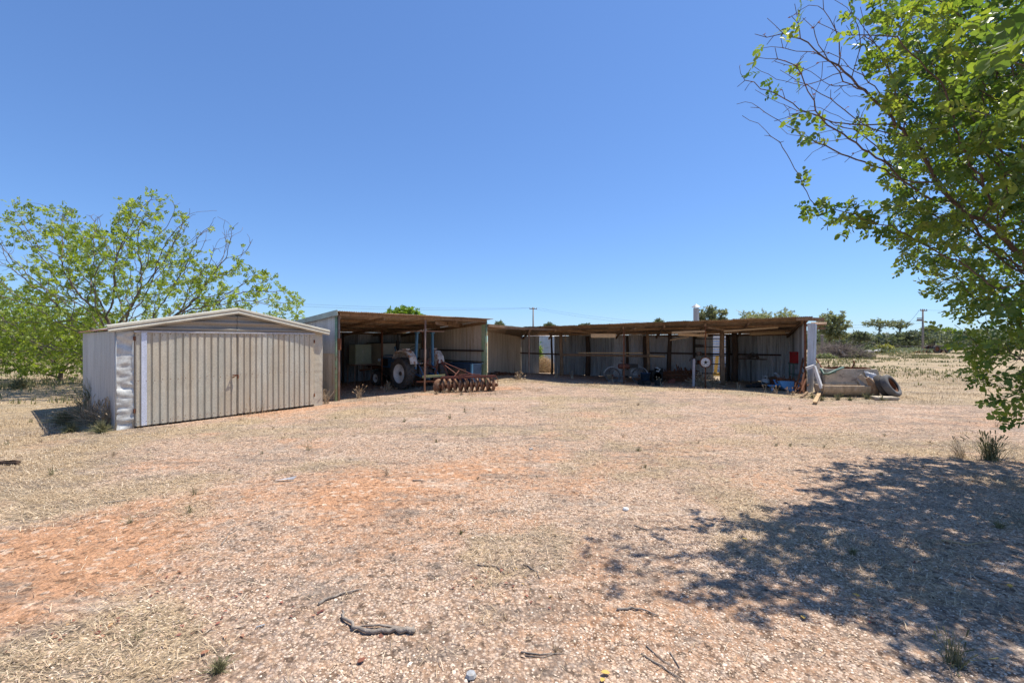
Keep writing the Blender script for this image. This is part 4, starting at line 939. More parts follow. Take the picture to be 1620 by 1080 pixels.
# stack of steel droppers / pole heap
p = loc(1073, 20.6); hp = thing('pole_heap', 'heap of rusty iron posts leaning together under the long shed', 'pole heap', tuple(p))
for i in range(34):
    x = random.uniform(-.85, .85); h = (.72-.35*abs(x)**1.5)*random.uniform(.6, 1.05); m = MB(); m.cur = random.random()
    m.bar((x+random.uniform(-.2, .2), random.uniform(-.5, 0), .02), (x, random.uniform(-.1, .35), max(.15, h)), .035, .03); m.build('iron_post', M['rust'], hp, world=False)
for i in range(12):
    m = MB(); m.cur = random.random(); z = .05+i*.035; m.bar((-.9+random.uniform(-.1, .1), -.25+random.uniform(-.2, .2), z), (.8+random.uniform(-.2, .2), -.2+random.uniform(-.2, .2), z+random.uniform(-.03, .05)), .05, .05); m.build('iron_post', M['rust'], hp, world=False)
p = loc(1062, 19.7); m = MB(); m.box(p+V((0, 0, .05)), (.26, .12, .09)); m.box(p+V((.05, .02, .13)), (.24, .11, .075), Matrix.Rotation(.3, 3, 'Z')); solo(m, 'brick', M['brick'], 'two dusty red bricks lying before the pole heap', 'bricks', tuple(p))
# shelving rack
rk0 = wk(wpx(1099, lambda t: wk(t, 0, .45)), 0, .45); rk1 = wk(wpx(1150, lambda t: wk(t, 0, .45)), 0, .45)
rk = thing('shelf_rack', 'dark steel shelving rack standing across the gap in the rear wall', 'shelf rack', (rk0.x, rk0.y, gzf(rk0.x, rk0.y)))
rL = (rk1-rk0).length; rd = (rk1-rk0).normalized(); rn = V((rd.y, -rd.x, 0))
for x in (0, rL):
    for y in (0, .35): m = MB(); q = rk0+rd*x+rn*y; m.bar((q.x, q.y, .02), (q.x, q.y, 2.0), .04); m.build('upright', M['black'], rk)
for z in (1.92, 1.55, 1.16, .78, .35):
    m = MB(); q0 = rk0+rn*.17; q1 = rk1+rn*.17; m.bar((q0.x, q0.y, z), (q1.x, q1.y, z), .36, .03); m.build('shelf', M['black'], rk)
def onshelf(px, z, fn, name, mat, label, cat):
    t = wpx(px, lambda t: wk(t, 0, .62)); q = wk(t, z, .62); m = MB(); fn(m, q); solo(m, name, M[mat], label, cat, tuple(q), smooth=False)
onshelf(1106, 1.178, lambda m, q: m.lathe([(0, 0), (.1, 0), (.11, .16), (.09, .16), (.085, .02), (0, .02)], 16, q), 'tin', 'rust_pale', 'pale tin standing on the middle shelf of the rack', 'tin')
onshelf(1104, 1.568, lambda m, q: (m.box(q+V((0, 0, .05)), (.25, .1, .1)), m.box(q+V((.2, 0, .04)), (.12, .1, .08))), 'tool_box', 'grease', 'dark box of tools on the shelf above the tin', 'tool box')
onshelf(1106, 1.935, lambda m, q: (m.lathe([(.035, -.1), (.035, .1)], 10, q+V((0, 0, .035)), 'x'),), 'paint_tin', 'cream', 'small cream tin lying on the top shelf of the rack', 'tin')
onshelf(1112, .795, lambda m, q: (m.box(q+V((0, 0, .07)), (.45, .2, .14)), m.box(q+V((.1, 0, .17)), (.2, .15, .08))), 'crate', 'rust', 'rusty crate of parts on a lower shelf of the rack', 'crate')
# hanging wheel disc
tt = fp[2]; p = wf(tt, 1.0, -.05); p.z = 1.8-33/720*p.y; wd = thing('wheel_disc', 'rusty cream car wheel hung on the thin post of the long shed', 'wheel', tuple(p), math.atan2(wu.y, wu.x)*.3)
r = .212
kids(wd, [('rim_edge', 'rust', lambda m: m.lathe([(r, .02), (r, -.05), (r-.02, -.06), (r-.035, -.03), (r-.03, .02)], 32, (0, 0, 0), 'y')), ('wheel_face', 'rim', lambda m: (m.lathe([(r-.03, -.02), (r*.62, -.03), (r*.52, -.06), (r*.34, -.06), (r*.24, -.05), (r*.22, -.02)], 32, (0, 0, 0), 'y'))),
          ('stud_hole', 'black', lambda m: ([m.lathe([(0, -.064), (.018, -.064), (.018, -.05)], 8, (.078*math.cos(2*PI*i/5+.3), 0, .078*math.sin(2*PI*i/5+.3)), 'y') for i in range(5)], m.lathe([(0, -.052), (r*.24, -.052), (r*.24, -.02)], 5, (0, 0, 0), 'y')))])
# standpipe
p = loc(1097, 1.78*720/70.0); m = MB()
sp = thing('standpipe', 'white water standpipe with a tap standing before the long shed', 'standpipe', tuple(p))
kids(sp, [('pipe', 'white_pink', lambda m: m.bar((0, 0, -.1), (.02, 0, 1.10), .085, .085)), ('tap', 'grease', lambda m: (m.tube([(-.14, 0, 1.07), (.02, 0, 1.11), (.06, 0, 1.13)], .025), m.tube([(-.14, 0, 1.07), (-.15, 0, 1.0)], .022), m.bar((-.12, 0, 1.15), (-.02, 0, 1.14), .02, .03)))])
# bench shelf with junk
a = P3(1170, 567, 19.9); b = P3(1212, 568.5, 19.2); bs = thing('wall_shelf', 'plank shelf on one thin prop against the blue rear wall', 'shelf', (a.x, a.y, gzf(a.x, a.y)))
m = MB(); m.bar(a, b, .3, .04); m.build('plank', M['wood_dark'], bs); q = P3(1188, 570, 19.5); m = MB(); m.tube([q, (q.x, q.y, gzf(q.x, q.y)-.02)], .02, 6); m.build('prop', M['black'], bs)
q = P3(1190.5, 566.8, 19.55); m = MB()
for i in range(12): m.box(q+V((random.uniform(-.22, .22), random.uniform(-.1, .1), .05+random.random()*.10)), (.14, .1, .09), Matrix.Rotation(random.random()*3, 3, (random.random(), 1, 1)))
m.tube([q+V((-.2, 0, .15)), q+V((0, 0, .26)), q+V((.2, 0, .12))], .02); solo(m, 'motor_parts', M['grease'], 'dark lump of motor parts on the plank shelf', 'motor parts', tuple(q))
q = P3(1173, 566.8, 19.8); m = MB(); m.lathe([(.075, -.015), (.075, .015), (.055, .015), (.055, -.015)], 18, q+V((0, 0, .075)), 'y', close=True); solo(m, 'clamp_ring', M['rust_pale'], 'pale square ring at the left end of the plank shelf', 'ring', tuple(q))
# gas bottle
p = loc(1211, 18.6); gb = thing('gas_bottle', 'white gas bottle with a collar standing under the long shed', 'gas bottle', tuple(p))
kids(gb, [('bottle_body', 'white', lambda m: m.lathe([(0, .02), (.11, .02), (.15, .05), (.16, .12), (.155, .22), (.11, .27), (.04, .29), (0, .29)], 24)), ('foot_ring', 'white', lambda m: m.lathe([(.12, 0), (.12, .04)], 24)), ('collar', 'white', lambda m: ([m.box((.09*math.cos(a), .09*math.sin(a), .31), (.02, .02, .08)) for a in (0, 1.57, 3.14, 4.71)], m.lathe([(.085, .34), (.10, .345), (.10, .39), (.085, .39)], 20, close=True))), ('valve', 'grease', lambda m: m.box((0, 0, .32), (.035, .035, .07)))])
for ob in gb.children:
    for pl in ob.data.polygons: pl.use_smooth = True
p = loc(1223, 18.9); m = MB(); m.box(p+V((0, 0, .16)), (.28, .22, .30)); m.box(p+V((0, -.115, .2)), (.2, .01, .16)); m.bar(p+V((-.1, 0, .32)), p+V((.1, 0, .34)), .03); solo(m, 'brown_battery_box', M['wood'], 'small brown box right of the white gas bottle', 'box', tuple(p))
p = loc(1203, 17.9); m = MB()
for i in range(22): q = p+V((random.uniform(-.42, .42), random.uniform(-.15, .2), random.uniform(.03, .12))); m.box(q, (random.uniform(.15, .4), .16, random.uniform(.04, .1)), Matrix.Rotation(random.uniform(-.5, .5), 3, 'Z') @ Matrix.Rotation(random.uniform(-.3, .3), 3, 'Y'))
solo(m, 'black_sacking', M['black'], 'flat heap of black sacking before the gas bottle', 'sacking', tuple(p), bevel=.02)
p = loc(1232, 17.4); m = MB(); m.tube([p+V((.03, 0, .05)), p+V((.02, 0, .36)), p+V((-.03, 0, .50)), p+V((-.14, 0, .58)), p+V((-.17, 0, .56))], [.07, .065, .06, .05, .045], 12); solo(m, 'bent_pipe', M['gal'], 'bent silver exhaust pipe standing behind the blue tub', 'pipe', tuple(p), smooth=True)
# blue tub (half drum) with wheelbarrow tray
p = loc(1243, 16.75); m = MB()
pr = [(-.32, .36), (-.24, .16), (-.05, .02), (.18, -.02), (.34, .06), (.36, .34)]
tb_ = thing('blue_tub', 'sky blue plastic tub full of scrap beside the rusty frames', 'tub', tuple(p), -.1)
def tubf(m):
    m.prism([(x, -.24, z) for x, z in pr], (0, .02, 0)); m.prism([(x, .22, z) for x, z in pr], (0, .02, 0))
    for (a, b) in zip(pr[:-1], pr[1:]): m.add([(a[0], -.24, a[1]), (b[0], -.24, b[1]), (b[0], .24, b[1]), (a[0], .24, a[1])], [(0, 1, 2, 3)])
    m.bar((-.33, -.24, .36), (.37, -.24, .34), .035, .03); m.bar((-.33, .24, .36), (.37, .24, .34), .035, .03)
kids(tb_, [('tub_shell', 'blue_bright', tubf), ('strap', 'rust', lambda m: m.bar((.20, -.26, .0), (.2, -.26, .4), .06, .02))])
for i in range(16):
    pass
p2 = p+V((0, 0, .3)); m = MB()
for i in range(26): q = p2+V((random.uniform(-.28, .3), random.uniform(-.18, .18), random.uniform(-.05, .12))); m.box(q, (random.uniform(.1, .3), .07, random.uniform(.03, .12)), Matrix.Rotation(random.random()*3, 3, (1, random.random(), 1)))
for i in range(9): q = p2+V((random.uniform(-.2, .3), 0, .05)); m.tube([q, q+V((random.uniform(-.25, .2), random.uniform(-.1, .1), random.uniform(.1, .24)))], .014, 6)
solo(m, 'scrap_iron', M['rust'], 'tangle of scrap iron piled in the sky blue tub', 'scrap iron', tuple(p2))
p = loc(1222, 16.9); m = MB(); m.lathe([(0, .10), (.08, .10), (.17, .17), (.18, .19), (.16, .19), (.08, .12), (0, .12)], 20, p); m.lathe([(.05, 0), (.05, .12)], 10, p); solo(m, 'blue_basin', M['blue_bright'], 'small pale blue basin left of the tub', 'basin', tuple(p), smooth=True)
p = loc(1234, 17.7); m = MB(); m.box(p+V((-.1, 0, .14)), (.34, .3, .26)); m.box(p+V((-.1, 0, .285)), (.38, .34, .03)); solo(m, 'red_crate', M['red_paint'], 'dull red metal crate behind the blue tub', 'crate', tuple(p))
# red box on a stand
p = loc(1262, 17.9); rs_ = thing('tool_stand', 'dark green legged stand under the red metal box', 'stand', tuple(p), -.2)
kids(rs_, [('stand_top', 'green_hose', lambda m: m.box((0, 0, .92), (.55, .4, .04))), ('stand_shelf', 'green_hose', lambda m: m.box((0, 0, .5), (.5, .36, .03)))]+[('leg', 'green_hose', (lambda x, y: lambda m: m.bar((x, y, 0), (x*.92, y, .9), .04))(x, y)) for x in (-.24, .24) for y in (-.17, .17)])
q = V((p.x, p.y, p.z+.94)); m = MB(); rb = thing('red_box', 'bright red metal box on the green stand at the shed end', 'metal box', tuple(q), -.2)
kids(rb, [('box_body', 'red_bright', lambda m: m.box((0, 0, .20), (.46, .34, .40))), ('lid', 'red_bright', lambda m: m.box((0, 0, .415), (.48, .36, .05))), ('catch', 'grease', lambda m: (m.box((-.12, -.178, .36), (.04, .02, .06)), m.box((.12, -.178, .36), (.04, .02, .06)))), ('fittings', 'gal', lambda m: (m.tube([(.2, 0, .44), (.24, 0, .58), (.16, 0, .62)], .02), m.box((.24, 0, .5), (.08, .08, .1))))])
q = V((p.x, p.y, p.z+.516)); m = MB(); m.box(q+V((0, 0, .09)), (.34, .25, .18)); m.box(q+V((.0, -.02, .21)), (.2, .16, .06)); solo(m, 'fuel_can', M['gal_side'], 'grey can on the lower shelf of the green stand', 'can', tuple(q), bevel=.015)
# rusty frames leaning at the end
def lean(name, label, cat, segs_, mat, w=.04, group=None):
    o = V(segs_[0][0]); m = MB()
    for s_ in segs_: m.bar(s_[0], s_[1], s_[2] if len(s_) > 2 else w, s_[3] if len(s_) > 3 else w)
    return solo(m, name, M[mat], label, cat, tuple(o), group)
Y = 16.0; G0 = lambda px, Y: V((pX(px, Y), Y, gzf(pX(px, Y), Y)))
a0, a1 = G0(1258, 15.8), P3(1271, 566, 16.6); b0, b1 = a0+V((.28, 0, 0)), a1+V((.1, .05, -.25))
lean('rusty_ladder_frame', 'rusty red ladder frame leaning on the end post of the long shed', 'frame', [(a0, a1), (b0, b1)]+[(a0.lerp(a1, f), b0.lerp(b1, f), .025, .025) for f in (.12, .28, .45, .62, .8)], 'rust', .05)
a0, a1 = G0(1266, 15.6), P3(1272, 590, 16.0)
lean('rusty_angle_iron', 'short rusty angle iron leaning right of the ladder frame', 'angle iron', [(a0, a1), (a0+V((.05, 0, .1)), P3(1275, 600, 15.9))], 'rust', .05)
p = loc(1262, 15.7); m = MB()
for i in range(14): q = p+V((random.uniform(-.1, .4), random.uniform(-.1, .3), random.uniform(.03, .3))); m.tube([q, q+V((random.uniform(-.2, .2), random.uniform(-.1, .1), random.uniform(-.1, .25)))], .018, 6)
solo(m, 'chain_heap', M['rust'], 'small tangle of rusty rods at the foot of the ladder frame', 'rods', tuple(p))

# ================================================================ trough heap right of the shed
def T3(px, py, Y): return P3(px, py, Y)
z0 = gzf(8.5, 14.6)
tl = loc(1339, 1.8*720/87); tt_ = thing('concrete_trough', 'long half round concrete trough lying in the grass at the shed end', 'trough', tuple(tl), -.10)
def trf(m):
    L = .84; n = 14; out = []; inn = []
    for i in range(n+1): a = PI*i/n; out.append((-math.cos(a)*.30, .36-math.sin(a)*.36)); inn.append((-math.cos(a)*.25, .37-math.sin(a)*.29))
    poly = out+inn[::-1]
    for x0, x1 in ((-L, L),):
        vs = [(x0, y, z) for y, z in poly]+[(x1, y, z) for y, z in poly]; k = len(poly)
        m.add(vs, [(i, (i+1) % k, k+(i+1) % k, k+i) for i in range(k)]+[(i, i+1, k-2-i, k-1-i) for i in range(n)]+[(k+i+1, k+i, 2*k-1-i, 2*k-2-i) for i in range(n)])
kids(tt_, [('trough_shell', 'concrete_stain', trf), ('trough_end', 'concrete_stain', lambda m: m.prism([(-.84, -math.cos(PI*i/14)*.29, .36-math.sin(PI*i/14)*.34) for i in range(15)], (.06, 0, 0)))])
bl = loc(1345, 15.55); bl.z += .0; b2 = thing('concrete_tank', 'tapered concrete tank block sitting behind the long trough', 'concrete tank', tuple(bl), -.12)
def bkf(m):
    b = [(-1.0, -.38), (.82, -.38), (.9, .38), (-.95, .38)]; t = [(-.93, -.30), (.68, -.30), (.74, .34), (-.85, .34)]; h = .86
    vs = [(x, y, 0) for x, y in b]+[(x, y, h) for x, y in t]+[(x*.88, y*.8, h) for x, y in t]+[(x*.85, y*.75, h-.1) for x, y in t]
    fs = [(i, (i+1) % 4, 4+(i+1) % 4, 4+i) for i in range(4)]+[(4+i, 4+(i+1) % 4, 8+(i+1) % 4, 8+i) for i in range(4)]+[(8+i, 8+(i+1) % 4, 12+(i+1) % 4, 12+i) for i in range(4)]+[(12, 13, 14, 15)]
    m.add(vs, fs)
kids(b2, [('tank_shell', 'concrete', bkf)])
q = V((bl.x-.15, bl.y, bl.z+.80)); m = MB()
for i in range(110):
    x = random.uniform(-.62, .66); c_ = q+V((x, random.uniform(-.2, .2)-.12*x, random.uniform(.0, .07+.05*(1-abs(x))))); m.cur = random.random()
    m.box(c_, (random.uniform(.04, .16), random.uniform(.03, .07), random.uniform(.02, .05)), Matrix.Rotation(random.random()*3, 3, (random.random()*.3, .2, 1)))
solo(m, 'rusty_chain', M['rust'], 'rusty chain and scrap heaped on top of the concrete tank', 'chain', tuple(q))
hk = P3(1352, 581, 15.6); m = MB(); m.tube([hk+V((-.45, 0, -.06)), hk+V((-.1, 0, .0)), hk+V((-.02, 0, .1)), hk+V((0, 0, .2))], .02); m.tube([hk+V((-.0, .1, -.02)), hk+V((.06, .1, .08)), hk+V((.05, .1, .2)), hk+V((.01, .1, .24))], .018); solo(m, 'iron_hook', M['rust'], 'upright rusty hook sticking out above the concrete tank', 'hook', tuple(hk), smooth=True)
s0 = loc(1383, 15.0); m = MB()   # sloping slab at the right end
m.prism([s0+V((-.42, .30, .62)), s0+V((-.30, .12, .70)), s0+V((.28, -.1, .03)), s0+V((.1, -.2, -.02)), s0+V((-.36, -.2, .02))], (0.05, .22, .0)); solo(m, 'broken_slab', M['concrete'], 'broken sloping concrete slab leaning on the right of the tank', 'slab', tuple(s0), bevel=.02)
s1 = loc(1382, 14.55); m = MB(); m.tube([s1+V((.12, .1, -.02)), s1+V((.05, .05, .25)), s1+V((-.02, .05, .45)), s1+V((-.12, .1, .62))], [.14, .13, .11, .06], 9); solo(m, 'tree_stump', M['wood'], 'upright split log between the trough and the tyres', 'log', tuple(s1))
s2 = loc(1399, 13.95); m = MB(); m.box(s2+V((0, 0, .05)), (.62, .36, .10), Matrix.Rotation(-.15, 3, 'Z')); solo(m, 'paving_slab', M['concrete'], 'flat grey slab on the ground before the tyres', 'slab', tuple(s2), bevel=.03)
# tyres
def tyre(px, Y, r, w, tiltx, yaw, label, mat, grp=None, dz=0):
    p = loc(px, Y); rot = Matrix.Rotation(yaw, 3, 'Z') @ Matrix.Rotation(tiltx, 3, 'X')
    ty = thing('tyre', label, 'tyre', (p.x, p.y, p.z+dz)); c_ = V((0, 0, abs(math.cos(tiltx))*r+abs(math.sin(tiltx))*w*.5)); k = w/2
    m = MB(); ri = r*.6; m.lathe([(ri, -k*.8), (r*.8, -k), (r*.95, -k*.85), (r, -k*.5), (r, k*.5), (r*.95, k*.85), (r*.8, k), (ri, k*.8), (ri+.02, k*.6), (r*.88, k*.6), (r*.88, -k*.6), (ri+.02, -k*.6)], 40, c_, 'y', rot=rot, close=True)
    m.build('casing', M[mat], ty, world=False, smooth=True); m = MB(); m.lathe([(ri+.01, -k*.85), (ri-.02, -k*.85), (ri-.03, k*.4), (ri+.01, k*.5)], 36, c_, 'y', rot=rot); m.build('bead_rim', M['rust'], ty, world=False); return ty
tyre(1409, 14.35, .37, .22, .50, -2.6, 'large tyre leaning outermost at the right of the trough heap', 'rubber_grey')
tyre(1396, 14.6, .36, .20, .45, -2.45, 'dark tyre leaning behind the outermost one', 'rubber')
m = MB(); p = T3(1392, 600, 14.9); m.sheet(p+V((-.2, 0, -.25)), p+V((.2, -.05, -.35)), p+V((.05, .3, .2)), p+V((-.3, .3, .25)), kind='flat', pitch=.05, nv=8, dent=.06, seed=2); solo(m, 'torn_sheet', M['gal_side'], 'curled grey sheet leaning between the slab and the tyres', 'iron sheet', tuple(p))
# white frame, hose and boards by the end wall
a, b, c_, d = P3(1275.5, 583, 15.0), P3(1288, 578.5, 15.0), P3(1300, 614.5, 14.8), P3(1287, 584, 15.0)
lean('white_metal_frame', 'bent white painted pipe leaning from the shed end to the trough', 'pipe', [(a, b, .07, .09), (b, c_, .10, .07)], 'white')
m = MB(); p = P3(1296, 600, 15.6); m.sheet(P3(1287, 613, 15.6), P3(1301, 606, 15.4), P3(1296, 574, 15.9), P3(1289, 576, 15.9), pitch=.04, kind='flat', nv=8, dent=.03, seed=6); solo(m, 'wire_netting', M['wood_grey'], 'crumpled grey netting sheet behind the bent white pipe', 'netting', tuple(p))
m = MB(); p = P3(1301, 590, 15.3); m.tube([P3(1299, 583, 15.4), P3(1303, 592, 15.2), P3(1312, 590, 15.1), P3(1321, 586, 15.2), P3(1334, 581, 15.4)], .035, 10); m.tube([P3(1297, 584, 15.5), P3(1303, 590, 15.4), P3(1310, 592, 15.2), P3(1322, 588, 15.2)], .03, 10); solo(m, 'green_pipe', M['green_hose'], 'dull green hose draped from the shed end over the tank', 'hose', tuple(p), smooth=True)
a, b = P3(1291, 567, 16.4), P3(1306, 591, 15.9); lean('rusty_rod', 'long rusty rod slanting down beside the pale end sheet', 'rod', [(a, b)], 'rust', .035)
a, b = G0(1289, 1296/100.0), G0(1298, 1296/84); lean('short_board', 'short pale broken board lying in front of the trough', 'board', [(a+V((0, 0, .06)), b+V((0, 0, .12)), .10, .05)], 'wood_light')
a, b = G0(1268, 1296/90.0), G0(1277, 1296/83); lean('dark_batten', 'dark timber batten lying before the shed corner', 'batten', [(a+V((0, 0, .03)), b+V((0, 0, .06)), .07, .05)], 'wood')
p = G0(1310, 15.9); lean('wire_stake', 'thin wire stake standing behind the trough heap', 'stake', [(p, P3(1310.5, 570, 15.9))], 'rust', .012)
# corner bay floor
p = loc(795, 20.9); m = MB()
for i in range(60):
    x = random.uniform(-.7, .8); q = p+V((x, random.uniform(-.3, .5), random.uniform(0, .14)*(1-abs(x)))); m.cur = random.random()
    m.tube([q, q+V((random.uniform(-.35, .35), random.uniform(-.2, .2), random.uniform(-.03, .1)))], random.uniform(.008, .02), 5)
solo(m, 'stick_heap', M['rust'], 'low heap of rusty sticks against the pale corner wall', 'stick heap', tuple(p))
# ================================================================ things behind and far off
def segs(name, a, b, ra, rb, mat, parent=None, sides=4):
    a = np.asarray(a, float); b = np.asarray(b, float); nd = np.concatenate([a, b]); n = len(a)
    d = b-a; d = d/(np.linalg.norm(d, axis=1)[:, None]+1e-9); h = np.where(np.abs(d[:, 2:3]) < .9, [[0, 0, 1.]], [[1., 0, 0]]); u = np.cross(d, h); u /= np.linalg.norm(u, axis=1)[:, None]; w = np.cross(d, u)
    t = np.arange(sides)*2*PI/sides; ring = u[:, None]*np.cos(t)[None, :, None]+w[:, None]*np.sin(t)[None, :, None]
    P = np.concatenate([a[:, None]+ring*np.reshape(ra, (-1, 1, 1)), b[:, None]+ring*np.reshape(rb, (-1, 1, 1))], 1)
    k = np.arange(sides); k2 = (k+1) % sides; fq = np.stack([k, k2, k2+sides, k+sides], 1)
    Fc = (fq[None]+(np.arange(n)*2*sides)[:, None, None]).reshape(-1, 4)
    return np_mesh(name, P.reshape(-1, 3), Fc, mat, rnd=np.repeat(RS.rand(n), 2*sides), parent=parent, shift=parent is not None)
def brush(name, label, cat, px, Y, rx, ry, h, n, L, r, mat, leafm=None, nl=0, ls=.1, up=.3, seed=1):
    rs = np.random.RandomState(seed); x0 = pX(px, Y); z0 = gzf(x0, Y); t = thing(name, label, cat, (x0, Y, z0))
    p = ell(n, (0, 0, 0), (rx, ry, h), rs); p[:, 2] = np.abs(p[:, 2])*(.7+.5*vnoise(p[:, 0], p[:, 1], rx*.3, seed)); c = p+np.array([x0, Y, z0])
    d = rs.normal(0, 1, (n, 3)); d[:, 2] = d[:, 2]*.5+up; d /= np.linalg.norm(d, axis=1)[:, None]; l = L*rs.uniform(.4, 1.2, (n, 1))
    mid = c+d*l*.5+rs.normal(0, .08*L, (n, 3)); e = mid+(d+rs.normal(0, .3, (n, 3)))*l*.5; rr = r*rs.uniform(.4, 1.3, n)
    a = np.concatenate([c, mid]); b = np.concatenate([mid, e]); a[:, 2] = np.maximum(a[:, 2], z0-.02); b[:, 2] = np.maximum(b[:, 2], z0)
    segs('branches', a, b, np.concatenate([rr, rr*.7]), np.concatenate([rr*.7, rr*.35]), M[mat], t)
    if nl:
        T, TF, rv = sprig_template(5, ls*1.2, ls, rs); q = ell(nl, (0, 0, 0), (rx, ry, h), rs); q[:, 2] = np.abs(q[:, 2])*(.6+.6*vnoise(q[:, 0], q[:, 1], rx*.3, seed+3)); q += np.array([x0, Y, z0])
        scatter('leaves', T, TF, q, None, None, rs.uniform(.7, 1.3, nl), M[leafm], rs.rand(nl), parent=t, rndv=rv, mats=rand_rot(nl, rs))
    return t
def bg(name, label, px0, px1, ytop, Y, mat, seed, ycrown=None, natt=260, leaf=None, per=5, lobes=4, flat=1.0, bark='bark_l', group=None, hollow=.35, step=None, jit=None, trunkpx=None, rs_bias=0.0):
    rs = np.random.RandomState(seed); x0, x1 = pX(px0, Y), pX(px1, Y); w = (x1-x0); zt = pZ(ytop, Y); zc = pZ(ycrown, Y) if ycrown else zt*.35
    zc = max(zc, .3); hh = (zt-zc)/2; blobs = []
    for i in range(lobes):
        f = (i+.5)/lobes; k = math.sin(PI*f)**.7; rx = w/lobes*.85
        blobs.append(((x0+w*f, Y+rs.uniform(-.2, .2)*w, zc+hh*(.75+.25*k)*(1+rs.uniform(-.12, .1))), (rx, w*.3, hh*(.65+.35*k)*flat)))
    blobs.append(((x0+w*.5, Y, zc+hh), (w*.36, w*.34, hh*.98)))
    bx = pX(trunkpx, Y) if trunkpx else x0+w*.5; st = step or max(.15, min(w, zt)/16)
    ls = leaf or max(.12, Y/455*1.2)
    return tree(name, label, 'tree', (bx, Y, 0), blobs, natt, st, mat, bark, (ls, per, 1), seed, r0=.012*Y/40, thin=.10*Y/40, jit=jit or st*.5, first=[(bx+rs.uniform(-.1, .1)*w, Y, zc*.9)], group=group, hollow=hollow, sides=4, grav=.1, iters=70, rs_bias=rs_bias)
bg('tree', 'bright lime crown poking over the machinery shed roof', 613, 667, 486, 34, 'leaf_lime', 31, 515, 300, leaf=.13, per=14)
bg('gum_tree', 'loose gum crown just right of the capped flue', 1106, 1145, 484, 42, 'leaf_gum', 32, 515, 300, per=8, leaf=.11)
bg('gum_tree', 'wide olive gum crown over the right half of the long shed roof', 1168, 1254, 489, 46, 'leaf_gum', 33, 514, 420, per=9, lobes=5, leaf=.13, rs_bias=.1)
bg('gum_tree', 'tall drooping gum tree just right of the shed end', 1291, 1338, 491, 60, 'leaf_gum', 34, 538, 420, per=9, lobes=4, leaf=.15)
bg('gum_tree', 'tiny far treetop left of the pole over the corner roof', 783, 797, 508, 90, 'leaf_dark', 35, 520, 120)
bg('gum_tree', 'tiny far treetop just right of the pole over the corner roof', 862, 877, 511, 90, 'leaf_dark', 36, 522, 120)
bg('gum_tree', 'tiny far treetop midway along the long shed roof', 917, 932, 512, 90, 'leaf_dark', 37, 522, 120)
bg('gum_tree', 'tiny far treetop just left of the capped flue', 1035, 1048, 505, 90, 'leaf_dark', 38, 518, 120)
bg('umbrella_tree', 'flat topped pale tree on tall bare limbs in the far right distance', 1368, 1412, 503, 105, 'leaf_gum', 39, 519, 340, flat=.7, lobes=4, hollow=.5, leaf=.2)
bg('umbrella_tree', 'second flat topped tree left of the right power pole', 1403, 1440, 506, 110, 'leaf_gum', 40, 520, 300, flat=.7, lobes=4, hollow=.5, leaf=.2)
bg('broad_tree', 'broad olive tree just right of the right power pole', 1455, 1484, 515, 110, 'leaf_gum', 41, 535, 280, leaf=.24)
bg('broad_tree', 'darker green round tree behind the grey roofed house', 1482, 1512, 517, 125, 'leaf_bright', 42, 536, 280, leaf=.26, rs_bias=-.2)
bg('broad_tree', 'hazy tree seen through the leaves at the far right', 1512, 1600, 519, 125, 'leaf_gum', 43, 536, 300, leaf=.28)
bg('broad_tree', 'low dark tree behind the brush heaps', 1345, 1375, 524, 95, 'leaf_dark', 44, 540, 240, leaf=.24)
bg('broad_tree', 'rounded dark tree between the flat topped trees and the pole', 1425, 1458, 522, 100, 'leaf_dark', 45, 540, 260, leaf=.24)
brush('bush', 'bright yellow green bush at the edge of the far scrub', 'bush', 1397, 72, 1.9, 1.2, 1.5, 60, 1.2, .02, 'twig_dry', 'leaf_yellow', 900, .14, seed=4)
brush('bush', 'grey green bush left of the bright yellow one', 'bush', 1371, 74, 1.6, 1.2, 1.2, 60, 1.2, .02, 'twig_dry', 'leaf_dark', 700, .14, seed=5)
brush('bush', 'small olive bush near the right power pole', 'bush', 1490, 88, 1.8, 1.2, 1.4, 40, 1.0, .02, 'twig_dry', 'leaf_gum', 500, .16, seed=6)
brush('brush_heap', 'grey heap of cut branches in the field by the shed end', 'brush heap', 1326, 50, 2.1, 1.5, 1.35, 1500, 1.2, .022, 'twig_dry', 'leaf_dark', 500, .08, seed=7)
brush('brush_heap', 'low brown green brush heap right of the grey one', 'brush heap', 1358, 48.5, 1.6, 1.2, .75, 900, .8, .016, 'twig_dry', 'leaf_gum', 900, .08, seed=8)
brush('bush', 'pale dry bushes behind the grey brush heap', 'bush', 1305, 56, 1.6, 1.2, 1.3, 500, .9, .015, 'twig_dry', 'leaf_gum', 500, .09, seed=9)
brush('bush', 'ragged green shrub at the foot of the grey brush heap', 'bush', 1305, 47.5, 1.3, .7, .5, 80, .5, .012, 'twig_dry', 'leaf_gum', 900, .08, seed=10)
brush('tumbleweed', 'pale round tumbleweed outside the left gap of the long shed', 'tumbleweed', 862, 25.9, .62, .5, .85, 1800, .34, .006, 'wood_light', seed=11, up=.1)
m = MB(); a = P3(1327, 554, 49.2); b = P3(1337, 563, 48.5); m.tube([a, a.lerp(b, .5)+V((0, 0, .1)), b], .13, 8); solo(m, 'fallen_log', M['wood_grey'], 'thick pale log lying across the grey brush heap', 'log', tuple(a))
